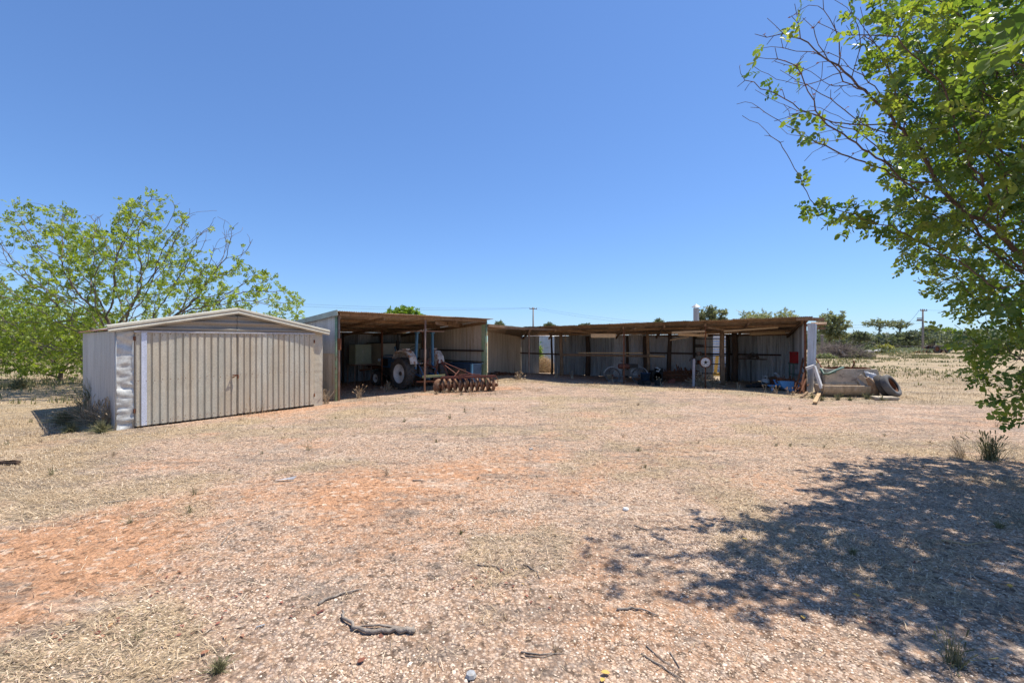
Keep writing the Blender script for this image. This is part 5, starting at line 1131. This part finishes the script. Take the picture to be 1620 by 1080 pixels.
# far scrub mass
def scrub(name, label, px0, px1, Ya, Yb, htop, n, mat, ls, seed):
    rs = np.random.RandomState(seed); Y = rs.uniform(Ya, Yb, n); px = rs.uniform(px0, px1, n); x = (px-810)/F*Y
    hh = htop*(.35+1.0*fbm(x, Y, 9, seed, 3)); z = rs.rand(n)**.7*hh
    T, TF, rv = sprig_template(5, ls*1.1, ls, rs)
    o = scatter(name, T, TF, np.stack([x, Y, z], 1), None, None, rs.uniform(.7, 1.3, n), M[mat], np.clip(vnoise(x, Y, 4, seed)*.6+rs.rand(n)*.4, 0, 1), rndv=rv, mats=rand_rot(n, rs)); tag(o, label, 'scrub', kind='stuff')
scrub('far_scrub', 'dark belt of far scrub along the right horizon', 1250, 1800, 98, 135, 3.6, 16000, 'leaf_dark', .42, 51)
scrub('near_scrub', 'grey green low scrub in front of the far belt', 1292, 1475, 66, 90, .8, 2000, 'leaf_dark', .15, 52)
scrub('left_scrub', 'dark belt of scrub along the left horizon', -350, 330, 42, 90, 3.2, 14000, 'leaf_dark', .34, 53)
scrub('back_scrub', 'low scrub on the horizon behind the sheds', 780, 1260, 110, 140, 2.2, 5000, 'leaf_dark', .42, 54)
# poles and wires
def pole(px, Y, ytop, label, arms, r=.15, name='power_pole'):
    x = pX(px, Y); zt = pZ(ytop, Y); t = thing(name, label, 'power pole', (x, Y, 0)); m = MB(); m.tube([(x, Y, -.5), (x, Y, zt)], [r*1.15, r*.85], 10); m.build('pole_shaft', M['pole'], t, smooth=True)
    for dz, L, a in arms:
        m = MB(); d = V((math.cos(a), math.sin(a), 0))*L/2; c = V((x, Y-.15, zt-dz)); m.bar(c-d, c+d, .12, .14); ca = m.build('crossarm', M['wood_grey'], t)
        for f in (-.9, -.3, .3, .9): m = MB(); m.lathe([(.05, 0), (.07, .08), (.04, .2), (0, .22)], 8, c+d*f+V((0, 0, .07))); m.build('insulator', M['ceramic'], t)
    return t, V((x, Y, zt))
pa, ta = pole(843.5, 92, 486, 'far power pole rising behind the corner roof', [(.35, 1.5, 0)], .16)
pb, tb2 = pole(1460, 76, 489, 'taller power pole with a transformer in the right field', [(.25, 1.6, .3)], .15)
m = MB(); m.box(tb2+V((-.7, -.2, -1.78)), (.7, .35, .26)); m.box(tb2+V((-.75, -.2, -1.50)), (.8, .1, .12)); m.bar(tb2+V((-1.2, -.1, -1.95)), tb2+V((0, -.1, -1.95)), .08); m.build('transformer', M['pole'], pb)
def wire(name, label, a, b, sag, r=.012):
    a, b = V(a), V(b); pts = [a.lerp(b, i/24)-V((0, 0, sag*4*(i/24)*(1-i/24))) for i in range(25)]; m = MB(); m.tube(pts, r, 4, False); solo(m, name, M['wire'], label, 'wire', tuple(a))
wire('overhead_wire', 'upper thin wire running left from the far pole above the machinery shed', ta+V((-.6, 0, -.1)), P3(300, 471, 60), .6, .014)
wire('overhead_wire', 'lower thin wire running left from the far pole above the machinery shed', ta+V((.1, 0, -.15)), P3(300, 474, 60), .8, .014)
wire('overhead_wire', 'upper wire sagging right from the far pole behind the long shed', ta+V((.65, 0, -.1)), tb2+V((-.2, 0, -1.9)), 2.3, .014)
wire('overhead_wire', 'lower wire sagging right from the far pole behind the long shed', ta+V((-.1, 0, -.3)), tb2+V((-.2, 0, -2.3)), 2.5, .014)
wire('overhead_wire', 'thin stay wire from the right pole down to the transformer side', tb2+V((-.6, 0, -.15)), P3(1434, 513, 76), .2, .02)
wire('overhead_wire', 'wire running right from the right power pole into the leaves', tb2+V((.6, 0, -.15)), P3(1640, 470, 60), .6, .014)
x = pX(1300.5, 55); m = MB(); m.tube([(x, 55, -.1), (x, 55, 2.5)], .14, 10); m.lathe([(.2, 0), (.2, .15), (0, .2)], 10, (x, 55, 2.45)); solo(m, 'strainer_post', M['wood_grey'], 'grey capped strainer post by the pale dry bushes', 'post', (x, 55, 0))
# far fence
ft = thing('field_fence', 'low dark post and rail fence along the far side of the right field', 'fence', (pX(1400, 84), 84, 0))
px = 1338; n = 0
while px < 1700:
    x = pX(px, 84); m = MB(); m.bar((x, 84, -.1), (x, 84, 1.05), .12); m.build('fence_post', M['wood_grey'], ft); px += 24
for z in (.95, .5): m = MB(); m.bar((pX(1338, 84), 84, z), (pX(1700, 84), 84, z), .05, .07); m.build('fence_rail', M['wood_grey'], ft)
# log stack
lp = thing('log_stack', 'low stack of pale bleached branches before the yellow bush', 'log stack', (pX(1379, 69), 69, 0))
for i in range(16):
    x = pX(1379, 69)+random.uniform(-1.4, 1.2); z = .08+random.random()*.4; m = MB(); m.tube([(x-.3, 69+random.uniform(-.4, .4), z), (x+random.uniform(.3, .6), 69+random.uniform(-.4, .4), z+random.uniform(-.1, .25))], .06, 6); m.build('bleached_branch', M['gal_side'], lp)
# houses
def house(px0, px1, ytop, Y, label, wallm, roofm):
    x0, x1 = pX(px0, Y), pX(px1, Y); zt = pZ(ytop, Y); w = x1-x0; t = thing('house', label, 'house', (x0, Y, 0)); ze = zt*.62
    m = MB(); m.box(((x0+x1)/2, Y+3, ze/2), (w, 6, ze)); m.build('wall', M[wallm], t)
    m = MB(); xc = (x0+x1)/2; m.prism([(x0-.3, Y-.4, ze), (x1+.3, Y-.4, ze), (x1-w*.22, Y+3, zt), (x0+w*.22, Y+3, zt)], (0, .1, .08)); m.add([(x0-.3, Y+6.4, ze), (x1+.3, Y+6.4, ze), (x1-w*.22, Y+3, zt), (x0+w*.22, Y+3, zt), (x0-.3, Y-.4, ze), (x1+.3, Y-.4, ze)], [(0, 1, 2, 3), (0, 3, 4), (1, 5, 2)]); m.build('roof', M[roofm], t)
    for f in (.22, .62): m = MB(); m.box((x0+w*f, Y-.03, ze*.52), (w*.18, .06, ze*.36)); wn = m.build('window', M['white'], t); m = MB(); m.box((x0+w*f, Y-.065, ze*.52), (w*.13, .02, ze*.26)); m.build('pane', M['glass'], wn)
    m = MB(); m.box((x0+w*.44, Y-.03, ze*.36), (w*.1, .06, ze*.66)); m.build('door', M['wood'], t)
house(1470, 1488, 532.5, 150, 'distant brick house with a dark grey hipped roof', 'housewall', 'houseroof')
house(1496, 1512, 533, 150, 'distant pale roofed house right of the dark roofed one', 'housewall', 'gal')
house(1337, 1347, 534.5, 130, 'tiny pale shed among the scrub left of the flat topped trees', 'housewall', 'gal')
# vintage tractor in the field
vo = V((pX(1476, 70), 70, 0)); vt = thing('vintage_tractor', 'rusty old tractor rusting in the field beside the right power pole', 'tractor', tuple(vo), .15)
def vk(name, mat, fn): m = MB(); fn(m); return m.build(name, M[mat], vt, world=False)
for x, r, y in ((-.1, .62, -.6), (-.1, .62, .6), (1.9, .33, -.5), (1.9, .33, .5)): vk('wheel', 'grease', lambda m: m.lathe([(r*.62, -.12), (r*.9, -.14), (r, -.1), (r, .1), (r*.9, .14), (r*.62, .12)], 28, (x, y, r), 'y', close=True)); vk('wheel_hub', 'rust', lambda m: m.lathe([(r*.62, -.02), (.12, -.08), (0, -.08)], 20, (x, y, r), 'y'))
vk('body', 'grease', lambda m: (m.box((.9, 0, .85), (1.5, .45, .5)), m.box((0, 0, .75), (.8, .5, .4)))); vk('exhaust_stack', 'black', lambda m: m.tube([(.3, 0, 1.1), (.25, 0, 1.85)], .06, 8)); vk('seat', 'rust', lambda m: m.box((-.5, 0, 1.15), (.35, .4, .08))); vk('steering_wheel', 'rust', lambda m: (m.tube([(.15, 0, 1.0), (-.1, 0, 1.35)], .02, 6), m.lathe([(.2, 0), (.22, .02), (.2, .04)], 16, (-.1, 0, 1.33))))
po = V((pX(1460, 69), 69, 0)); m = MB()
for i in range(5): m.tube([(po.x-.9+i*.35, 69, .05), (po.x-.8+i*.35, 69, .35), (po.x-.5+i*.3, 69, .45)], .05, 6)
m.bar((po.x-1.4, 69, .15), (po.x+.9, 69, .5), .1); m.bar((po.x-.2, 68.8, .1), (po.x+.3, 69, .95), .09); solo(m, 'plough', M['rust'], 'small rusty plough left of the old field tractor', 'plough', tuple(po))
m = MB(); po = V((pX(1497, 70.5), 70.5, 0))
for i in range(10): m.bar((po.x+random.uniform(-.8, .5), 70.5, random.uniform(0, .5)), (po.x+random.uniform(0, 1.3), 70.6, random.uniform(.2, .9)), .07)
solo(m, 'farm_scrap', M['rust'], 'tangle of farm scrap right of the old field tractor', 'scrap', tuple(po))
# tanks and hut behind the gaps
p = V((2.35, 30, 0)); tk = thing('water_tank', 'pale corrugated water tank seen through the left gap of the long shed', 'water tank', tuple(p))
m = MB(); prof = [(1.25+.008*math.sin(i*PI/2*1.0), i*.019) for i in range(0, 112)]; m.lathe(prof, 40, p); m.build('tank_wall', M['tank'], tk, smooth=True); m = MB(); m.lathe([(1.28, 2.12), (1.25, 2.16), (0, 2.3)], 40, p); m.build('tank_roof', M['gal'], tk)
hx, hy = pX(1126, 25.5), 25.5; hu = thing('outbuilding', 'small corrugated iron hut behind the long shed carrying a capped flue', 'hut', (hx, hy, 0))
m = MB(); w2 = 1.7
m.sheet((hx-1.2, hy, 0), (hx-1.2, hy, 2.15), (hx+w2, hy-.4, 2.15), (hx+w2, hy-.4, 0), pitch=.15, amp=.02, nv=3); m.build('wall', M['wall_pale'], hu); m = MB(); m.box((hx+.2, hy+1.4, 1.06), (2.7, 2.2, 2.1)); m.box((hx+.2, hy+1.3, 2.18), (3.1, 2.9, .06)); m.build('hut_body', M['gal_side'], hu)
fx, fy = pX(1101.3, 26.2), 26.2; m = MB(); m.lathe([(.155, 2.1), (.155, 3.72)], 20, (fx, fy, 0)); fl = m.build('flue', M['gal'], hu); m = MB(); m.lathe([(.26, 3.78), (.27, 3.77), (.10, 3.90), (0, 3.96)], 20, (fx, fy, 0)); m.tube([(fx-.1, fy, 3.7), (fx-.1, fy, 3.85)], .012, 5); m.tube([(fx+.1, fy, 3.7), (fx+.1, fy, 3.85)], .012, 5); m.build('cowl', M['gal'], fl)
p = V((pX(1133, 23.6), 23.6, 0)); yt = thing('yellow_hand_truck', 'yellow painted metal frame seen through the right gap of the long shed', 'frame', tuple(p))
m = MB(); m.box(p+V((0, 0, .55)), (.14, .1, 1.05), Matrix.Rotation(.12, 3, 'Y')); m.box(p+V((.1, 0, .1)), (.5, .3, .16)); m.build('frame', M['yellow'], yt); m = MB(); m.lathe([(0, -.06), (.14, -.05), (.14, .05), (0, .06)], 16, p+V((.25, -.1, .15)), 'y'); m.build('wheel', M['rubber'], yt)
brush('bush', 'lime green shrub outside the left gap of the long shed', 'bush', 851.5, 27.5, .45, .5, 1.9, 60, .6, .012, 'twig_dry', 'leaf_lime', 900, .07, seed=21)

# ================================================================ the two big trees on the left
def bare_l(p, rs): return ((p[:, 0] > -12.6) & (p[:, 2] > 4.9) & (rs.rand(len(p)) < .93)) | ((p[:, 0] < -17.4) & (p[:, 2] > 4.2) & (p[:, 2] < 5.6) & (rs.rand(len(p)) < .8)) | ((np.abs(p[:, 0]+15.6) < .6) & (p[:, 2] > 5.9) & (rs.rand(len(p)) < .9)) | (rs.rand(len(p)) < .25)
tree('tree', 'spreading thinly leaved bright green tree behind the garage with bare twigs on top', 'tree', (-14.4, 17.2, 0),
     [((-14.3, 17.2, 4.0), (3.3, 3.0, 2.3)), ((-17.9, 17.3, 5.2), (1.9, 1.8, 2.0)), ((-18.6, 17.0, 3.4), (1.6, 1.8, 1.5)), ((-9.9, 17.0, 2.95), (2.3, 1.7, 1.65)), ((-13.3, 17.0, 6.1), (1.5, 1.5, 1.35)), ((-11.3, 17.0, 5.3), (1.7, 1.4, 1.5), 1.5), ((-15.2, 16.2, 1.9), (2.4, 1.4, 1.0)), ((-15.8, 17.2, 5.6), (1.6, 1.5, 1.4))],
     3300, .15, 'leaf_bright', 'bark_l', (.075, 3, 1), 61, di=1.6, dk=.24, r0=.0055, thin=.0085, jit=.07, droop=.25, bare=bare_l, iters=160, p=2.15, sides=5, sprig=(8, .14, .072), first=[(-14.35, 17.2, .5)])
tree('tree', 'low bushy green tree sweeping to the ground at the far left', 'tree', (-20.3, 20.5, 0),
     [((-20.6, 20.5, 2.2), (2.6, 2.4, 1.6)), ((-17.9, 19.6, 2.0), (1.6, 1.5, 1.35)), ((-23.5, 20.5, 2.6), (2.4, 2.0, 1.9)), ((-19.2, 19.2, .95), (2.0, 1.2, .75), 1.6), ((-22.3, 19.6, .9), (2.0, 1.2, .8), 1.6)],
     1900, .18, 'leaf_bright', 'bark_l', (.08, 4, 1), 62, di=1.5, dk=.28, r0=.006, thin=.012, jit=.11, droop=.3, iters=140, p=2.2, sides=5, sprig=(7, .14, .085), first=[(-20.3, 20.5, .5)], rs_bias=-.12)
# ================================================================ the carob overhanging from the right
def bare_r(p, rs):
    q = (p[:, 0]/p[:, 1] < .80) & (p[:, 2] > 3.6)
    return (q & (rs.rand(len(p)) < .92)) | (rs.rand(len(p)) < .12)
tree('carob_tree', 'large dark green round leaved tree overhanging the right edge of the yard', 'tree', (8.1, 5.9, 0),
     [((7.6, 5.7, 3.9), (2.5, 2.2, 2.3), .75), ((6.4, 5.2, 1.75), (1.2, .75, 1.05), 3.4), ((4.6, 5.2, 3.22), (1.25, .5, .16), 5), ((5.3, 5.1, 3.05), (1.0, .6, .45), 3), ((3.8, 4.8, 4.6), (1.5, .9, .95), 3.6), ((4.9, 3.5, 3.7), (1.25, .8, 1.1), 2.6), ((2.75, 2.05, 3.3), (.75, .45, .5), 2.5),
      ((9.5, 5.5, 4.6), (2.4, 2.6, 2.2), .08), ((5.35, 4.9, 4.15), (1.35, 1.0, 1.15), 2.8), ((5.6, 4.9, 5.4), (1.3, 1.0, .8), 1.6)],
     7000, .10, 'leaf_carob', 'bark_r', (.05, 2, 1), 71, di=.9, dk=.15, r0=.0026, thin=.0058, jit=.05, droop=.2, keep=.80, iters=170, p=2.25, sides=6, bare=bare_r, sprig=(9, .16, .062), first=[(7.9, 5.8, 1.3)])

# ================================================================ weeds, sticks and leaves one can point to
def tuft(name, label, cat, px, py, hpx, n, mat, spread=.35, width=.003, heads=0, group=None, dry=True, Y=None, lean=0.0, seed=0):
    rs = np.random.RandomState(int(px*7+py+seed)); x, Yy = gp(px, py); Yy = Y or Yy; x = pX(px, Yy); z = gzf(x, Yy); h = hpx*Yy/F
    t = None; a = rs.rand(n)*6.28; l = np.abs(rs.normal(0, spread, n)); hh = h*rs.uniform(.45, 1.0, n)
    b0 = np.stack([rs.normal(0, h*.10, n), rs.normal(0, h*.10, n), np.zeros(n)-.01], 1)
    d = np.stack([np.cos(a)*np.sin(l)+lean, np.sin(a)*np.sin(l), np.cos(l)], 1); m1 = b0+d*hh[:, None]*.55; d2 = d+np.stack([np.cos(a)*l*.8, np.sin(a)*l*.8, -l*.5], 1); e = m1+d2*hh[:, None]*.45
    o = np.array([x, Yy, z]); w = np.full(n, width)*Yy**.5*.6
    P0 = np.concatenate([b0, m1]); P1 = np.concatenate([m1, e]); r0 = np.concatenate([w, w*.8]); r1 = np.concatenate([w*.8, w*.25])
    if heads:
        k = rs.rand(n) < heads; he = e[k]; P0 = np.concatenate([P0, he-d2[k]*.02]); P1 = np.concatenate([P1, he+d2[k]*h*.10]); r0 = np.concatenate([r0, w[k]*1.5]); r1 = np.concatenate([r1, w[k]*2.6])
    ob = segs(name, P0, P1, r0, r1, M[mat], None, 3); ob.location = tuple(o); tag(ob, label, cat, group); return ob
T_ = tuft
T_('dry_weed', 'tall dry weed with pale seed heads at the left corner of the garage', 'weed', 172, 676, 46, 200, 'straw', .45, .002, .5)
T_('dry_weed', 'wispy dry weed in the shade beside the garage side wall', 'weed', 142, 672, 50, 260, 'straw', .6, .002, .2)
T_('green_bush', 'dark green scrubby weed at the rear of the garage side wall', 'weed', 150, 652, 62, 420, 'straw_green', .5, .002)
T_('green_bush', 'round grey green weed in the garage shadow', 'weed', 102, 672, 30, 420, 'straw_green', .7, .002)
for px, py, h, l in ((112, 684, 20, 'at the near edge'), (128, 662, 26, 'in the middle'), (160, 684, 24, 'at the right end')):
    T_('shade_weed', 'scrubby dull weed %s of the garage shadow' % l, 'weed', px, py, h, 260, 'straw_green', .7, .002)
for px, py, h, l in ((238, 672, 38, 'left of the bright strip'), (270, 668, 32, 'before the left door leaf'), (395, 655, 30, 'before the right door leaf'), (415, 652, 26, 'right of the door join'), (460, 645, 22, 'before the end of the right door leaf')):
    T_('grass_stalks', 'thin leaning straw stalks %s of the garage' % l if 'leaf' in l else 'thin straw stalks growing %s on the garage' % l, 'grass stalks', px, py, h, 14, 'straw', .55, .0014, .4)
T_('grass_stalks', 'clump of dry stalks between the garage and the machinery shed', 'grass stalks', 516, 638, 26, 50, 'straw', .35, .002, .3)
T_('grass_stalks', 'forked dry stalks in the machinery shed mouth left of the tractor', 'grass stalks', 569, 630, 22, 22, 'straw', .35, .003, .5)
T_('grass_stalks', 'pale branching weed before the tractor front wheel', 'grass stalks', 612, 620, 17, 26, 'straw', .5, .003, .5)
T_('grass_stalks', 'big straw clump at the foot of the white standpipe', 'grass stalks', 1108, 611, 22, 170, 'straw', .5, .003, .4)
T_('grass_stalks', 'straw clump right of the standpipe under the hung wheel', 'grass stalks', 1128, 612, 18, 110, 'straw', .6, .003, .4)
T_('grass_stalks', 'pale weed before the sagging corner bay', 'grass stalks', 820, 607, 14, 60, 'straw', .6, .003, .4)
for px, py in ((968, 606), (1040, 610), (1045, 611), (1168, 618), (1211, 622), (1227, 624), (1245, 624), (1255, 626), (905, 604), (880, 603)):
    T_('stalk', 'single pale dead stalks standing in front of the long shed', 'stalk', px, py, 14, 5, 'straw', .3, .004, .8, 'dead stalks before the long shed')
for px, py, h in ((705, 622, 9), (722, 622, 8), (742, 621, 9), (760, 620, 8), (775, 619, 8), (690, 624, 8), (730, 625, 7)):
    T_('grass_tuft', 'low pale grass tuft growing among the harrow discs', 'grass tuft', px, py, h, 60, 'straw', .6, .002, 0, 'grass tufts among the harrow discs')
for px, py, h in ((1300, 634, 10), (1325, 633, 13), (1345, 634, 9), (1372, 632, 12), (1395, 634, 9), (1285, 630, 9)):
    T_('grass_tuft', 'straggly tuft at the foot of the concrete trough heap', 'grass tuft', px, py, h, 60, 'straw_green', .6, .002, .2, 'tufts by the trough heap')
T_('grass_clump', 'large grey green grass clump at the right edge before the tree shade', 'grass clump', 1568, 728, 46, 130, 'straw_green', .32, .0022, .4, lean=-.12)
T_('grass_clump', 'wispy leaning grass clump left of the large one at the tree shade edge', 'grass clump', 1524, 724, 36, 45, 'straw', .45, .0016, .3, lean=-.45)
T_('grass_clump', 'green tufted weed in the bottom right gravel', 'grass clump', 1512, 1052, 62, 70, 'straw_green', .35, .0018, .2)
T_('green_weed', 'small bright green weed in the dappled shade', 'weed', 1348, 878, 16, 70, 'straw_green', .7, .002)
T_('green_weed', 'small green weed near the right edge in the tree shade', 'weed', 1582, 836, 18, 60, 'straw_green', .7, .002)
T_('green_weed', 'low green patch among red leaves at the bottom left', 'weed', 345, 1062, 34, 160, 'straw_green', .8, .0015)
T_('green_weed', 'grey green bush in the field at the far left before the trees', 'weed', 30, 615, 26, 240, 'straw_green', .7, .003)
rsw = np.random.RandomState(5)
small = [(488, 712, 20), (452, 752, 18), (307, 784, 18), (612, 752, 16), (850, 755, 5), (610, 640, 7), (735, 652, 10), (770, 888, 20), (729, 844, 9), (645, 826, 12), (1250, 706, 10), (985, 690, 7), (640, 668, 9), (180, 722, 12), (80, 755, 14), (64, 700, 12), (300, 812, 14), (560, 690, 9), (415, 718, 9), (380, 665, 9), (205, 828, 20), (880, 1030, 14), (220, 1010, 30), (1180, 1050, 22), (690, 700, 7), (1105, 700, 8), (1400, 690, 7), (1010, 640, 6)]
for i in range(22): small.append((rsw.uniform(10, 1600), rsw.uniform(645, 760), rsw.uniform(5, 11)))
for i, (px, py, h) in enumerate(small):
    g_ = i % 2
    T_('grass_tuft', 'small straw tuft growing in the open gravel yard' if g_ else 'small grey green tuft growing in the open gravel yard', 'grass tuft', px, py, h, int(14+rsw.rand()*26), 'straw' if g_ else 'straw_green', .5, .0010, .2, 'small straw tufts in the yard' if g_ else 'small grey green tufts in the yard')
# rusty dead leaves clinging to the bare twigs are part of the tree
ct = [o for o in bpy.data.objects if o.name == 'carob_tree'][0]
tk_ = [c for c in ct.children if c.name.startswith('trunk')][0]
nv = len(tk_.data.vertices); co = np.zeros(nv*3, np.float32); tk_.data.vertices.foreach_get('co', co); co = co.reshape(-1, 3)+np.array(ct.location)
k = (co[:, 0]/co[:, 1] < .84) & (co[:, 2] > 3.6) & (RS.rand(nv) < .035); q_ = co[k]; n = len(q_)
scatter('dead_leaves', LT, LF, q_, RS.rand(n)*6.28, RS.uniform(-1.5, 1.5, n), RS.uniform(.02, .035, n), M['redleaf'], RS.rand(n), parent=ct)
def stick(label, pts, r, mat='wood_grey', fork=None, name='fallen_stick'):
    P = []
    for i, (px, py) in enumerate(pts): x, y = gp(px, py, r); P.append(V((x, y, gzf(x, y)+r*.9)))
    Q = [P[0]]
    for a, b in zip(P[:-1], P[1:]): 
        for f in (.33, .66, 1): Q.append(a.lerp(b, f)+V((random.uniform(-1, 1), random.uniform(-1, 1), random.uniform(0, .6)))*r*.8)
    m = MB(); n = len(Q); m.tube(Q, [r*(1-.6*i/(n-1)) for i in range(n)], 8)
    if fork:
        for f in fork:
            W = []
            for (px, py) in f: x, y = gp(px, py, r); W.append(V((x, y, gzf(x, y)+r)))
            m.tube(W, [r*.6, r*.45, r*.25][:len(W)] if len(W) < 4 else r*.4, 6)
    return solo(m, name, M[mat], label, 'stick', tuple(Q[0]), smooth=True)
stick('thick forked grey branch lying bottom centre left in the gravel', [(656, 998), (625, 996), (590, 998), (560, 992), (545, 975), (541, 966)], .017, fork=[[(640, 994), (600, 988), (570, 990)], [(648, 1000), (655, 990)]])
stick('dark slightly bent stick left above the thick forked branch', [(504, 954), (520, 945), (545, 938), (575, 930)], .010)
stick('curved dark stick lying centre right in the foreground gravel', [(976, 964), (1000, 962), (1020, 965), (1042, 974)], .009)
stick('small kinked twig upper centre of the foreground', [(828, 892), (840, 898), (850, 905), (854, 914)], .006)
stick('thin twig reaching left from the small tuft', [(755, 893), (785, 895), (800, 908)], .006)
stick('pair of long thin twigs near the bottom centre', [(824, 1030), (855, 1034), (893, 1033)], .005, fork=[[(830, 1036), (860, 1038), (885, 1030)]])
stick('bundle of thin dead twigs at the bottom right of centre', [(1015, 1033), (1045, 1052), (1085, 1078)], .006, fork=[[(1022, 1020), (1050, 1045), (1075, 1060)], [(1060, 1030), (1075, 1055)]])
stick('long twig lying across the edge of the tree shade', [(1325, 818), (1360, 826), (1400, 836)], .008)
stick('pale twig curving inside the dappled shade', [(1390, 860), (1400, 880), (1396, 900)], .006)
stick('pale stick lying in the shade near the right edge', [(1490, 855), (1530, 862), (1570, 858)], .010, 'wood_light')
stick('short dark stick in the upper middle of the yard', [(653, 760), (663, 760), (673, 761)], .010)
stick('short twig at the right of the open yard', [(1004, 830), (1020, 836), (1032, 838)], .007)
stick('thin twig on the bare red earth at the left', [(350, 862), (362, 846), (376, 838)], .006)
stick('slender grey stick above the bare red earth patch', [(165, 797), (190, 794), (214, 789)], .008)
stick('dark stick lying in the shade at the lower right', [(1210, 930), (1235, 945), (1260, 950)], .006)
stick('thin bent twig in the shade below the pale stick', [(1540, 910), (1570, 922), (1600, 925)], .008)
# weathered bark lump at the far left
x, y = gp(12, 737); m = MB()
for i in range(5): m.box((x+random.uniform(-.1, .1), y+random.uniform(-.04, .04), gzf(x, y)+.03), (.18, .07, .06), Matrix.Rotation(random.uniform(-.4, .4), 3, 'Z'))
solo(m, 'bark_lump', M['wood_dark'], 'dark lump of bark on the grass at the left edge', 'bark', (x, y, gzf(x, y)), bevel=.01)
# fallen leaves
def fleaf(px, py, L, mat, label):
    x, y = gp(px, py); z = gzf(x, y)+.012; a = random.random()*6.28; pts = []
    for t_, w_ in ((0, 0), (.2, .25), (.5, .33), (.8, .2), (1, 0)): pts.append((t_, w_))
    out = [(t_, w_, .10*w_+.06*t_) for t_, w_ in pts]+[(t_, -w_, .10*w_+.06*t_) for t_, w_ in pts[-2:0:-1]]
    m = MB(); c, s = math.cos(a), math.sin(a); up = [V((x+(u*c-v*s)*L, y+(u*s+v*c)*L, z+w*L*2)) for u, v, w in out]; m.cur = random.random(); m.prism(up, (0, 0, .0015)); solo(m, 'fallen_leaf', M[mat], label, 'leaf', (x, y, z))
fleaf(965, 1068, .05, 'leaf_fall_y', 'large orange yellow leaf at the bottom centre'); fleaf(955, 1076, .04, 'leaf_fall_y', 'curled yellow leaf beside the large orange yellow one')
fleaf(1362, 946, .05, 'leaf_fall_y', 'yellow leaf in the dappled shade'); fleaf(1270, 977, .045, 'leaf_fall_y', 'bright yellow leaf left of the dappled shade edge'); fleaf(1175, 853, .06, 'leaf_fall_y', 'greenish yellow leaf alone on the gravel left of the shade'); fleaf(1598, 933, .05, 'leaf_fall_y', 'yellow leaf in the shade near the right edge')
fleaf(316, 1037, .05, 'redleaf', 'dusty red leaf beside the low green patch'); fleaf(565, 1052, .05, 'redleaf', 'reddish brown leaf at the bottom left of centre')
x, y = gp(412, 992); m = MB(); m.box((x, y, gzf(x, y)+.012), (.05, .010, .006), Matrix.Rotation(.6, 3, 'Z')); solo(m, 'metal_shard', M['gal'], 'small pale grey sliver lying in the bottom left straw', 'shard', (x, y, gzf(x, y)))
x, y = gp(840, 710); m = MB(); m.box((x, y, gzf(x, y)+.015), (.07, .04, .02), Matrix.Rotation(.6, 3, 'Z')); solo(m, 'tin_disc', M['gal'], 'small flattened grey tin disc in the middle of the yard', 'tin disc', (x, y, gzf(x, y)), bevel=.01)
x, y = gp(990, 806); m = MB(); m.lathe([(0, .03), (.025, .026), (.035, .012), (.03, 0)], 7, (x, y, gzf(x, y))); solo(m, 'pale_stone', M['white'], 'single white stone right of the yard centre', 'stone', (x, y, gzf(x, y)))
x, y = gp(745, 1072); m = MB(); m.lathe([(0, .03), (.025, .028), (.032, .012), (.02, 0)], 7, (x, y, gzf(x, y))); solo(m, 'grey_stone', M['gal'], 'pale grey chip at the bottom edge left of centre', 'stone', (x, y, gzf(x, y)))
x, y = gp(448, 763); m = MB(); m.sheet((x-.11, y, gzf(x, y)+.02), (x+.11, y+.05, gzf(x, y)+.02), (x+.13, y+.09, gzf(x, y)+.05), (x-.08, y+.05, gzf(x, y)+.02), kind='flat', pitch=.04, nv=3, dent=.01); solo(m, 'tin_scrap', M['gal_side'], 'small bent scrap of tin on the pink gravel left of centre', 'scrap', (x, y, gzf(x, y)))

# ================================================================ camera, sky, sun
cd = bpy.data.cameras.new('camera'); cam = bpy.data.objects.new('camera', cd); COL.objects.link(cam)
cam.location = (0, 0, H); cam.rotation_euler = (R(90), 0, 0); cd.sensor_width = 36; cd.lens = 16; cd.clip_end = 9000; cd.clip_start = .05
S.camera = cam
sd = V((.885, .44, 0)).normalized(); el = R(65.5); D3 = V((sd.x*math.cos(el), sd.y*math.cos(el), math.sin(el)))
ld = bpy.data.lights.new('sun', 'SUN'); ld.energy = SUN; ld.angle = R(.53); ld.color = (1, .945, .85); lo = bpy.data.objects.new('sun', ld); COL.objects.link(lo); lo.rotation_euler = D3.to_track_quat('Z', 'Y').to_euler()
W = bpy.data.worlds.new('World'); S.world = W; W.use_nodes = True; t = W.node_tree; q = N(t); t.nodes.clear()
sk = t.nodes.new('ShaderNodeTexSky'); sk.sky_type = 'NISHITA'; sk.sun_disc = False; sk.sun_elevation = el; sk.sun_rotation = math.atan2(sd.x, sd.y)
sk.air_density = AIR; sk.dust_density = DUST; sk.ozone_density = OZ; sk.altitude = 50
b = t.nodes.new('ShaderNodeBackground'); b.inputs[1].default_value = SKY; t.links.new(sk.outputs[0], b.inputs[0]); gm = t.nodes.new('ShaderNodeGamma'); gm.inputs[1].default_value = .8; t.links.new(sk.outputs[0], gm.inputs[0]); tn = q.mix(1.0, gm.outputs[0], c4(TINT), 'MULTIPLY'); t.links.new(tn, b.inputs[0]); o = t.nodes.new('ShaderNodeOutputWorld'); t.links.new(b.outputs[0], o.inputs[0])
S.view_settings.view_transform = 'Standard'; S.view_settings.look = 'None'; S.view_settings.exposure = EXPO; S.view_settings.gamma = 1
S.cycles.use_denoising = True; S.cycles.max_bounces = 10; S.cycles.diffuse_bounces = 6; S.cycles.transparent_max_bounces = 8
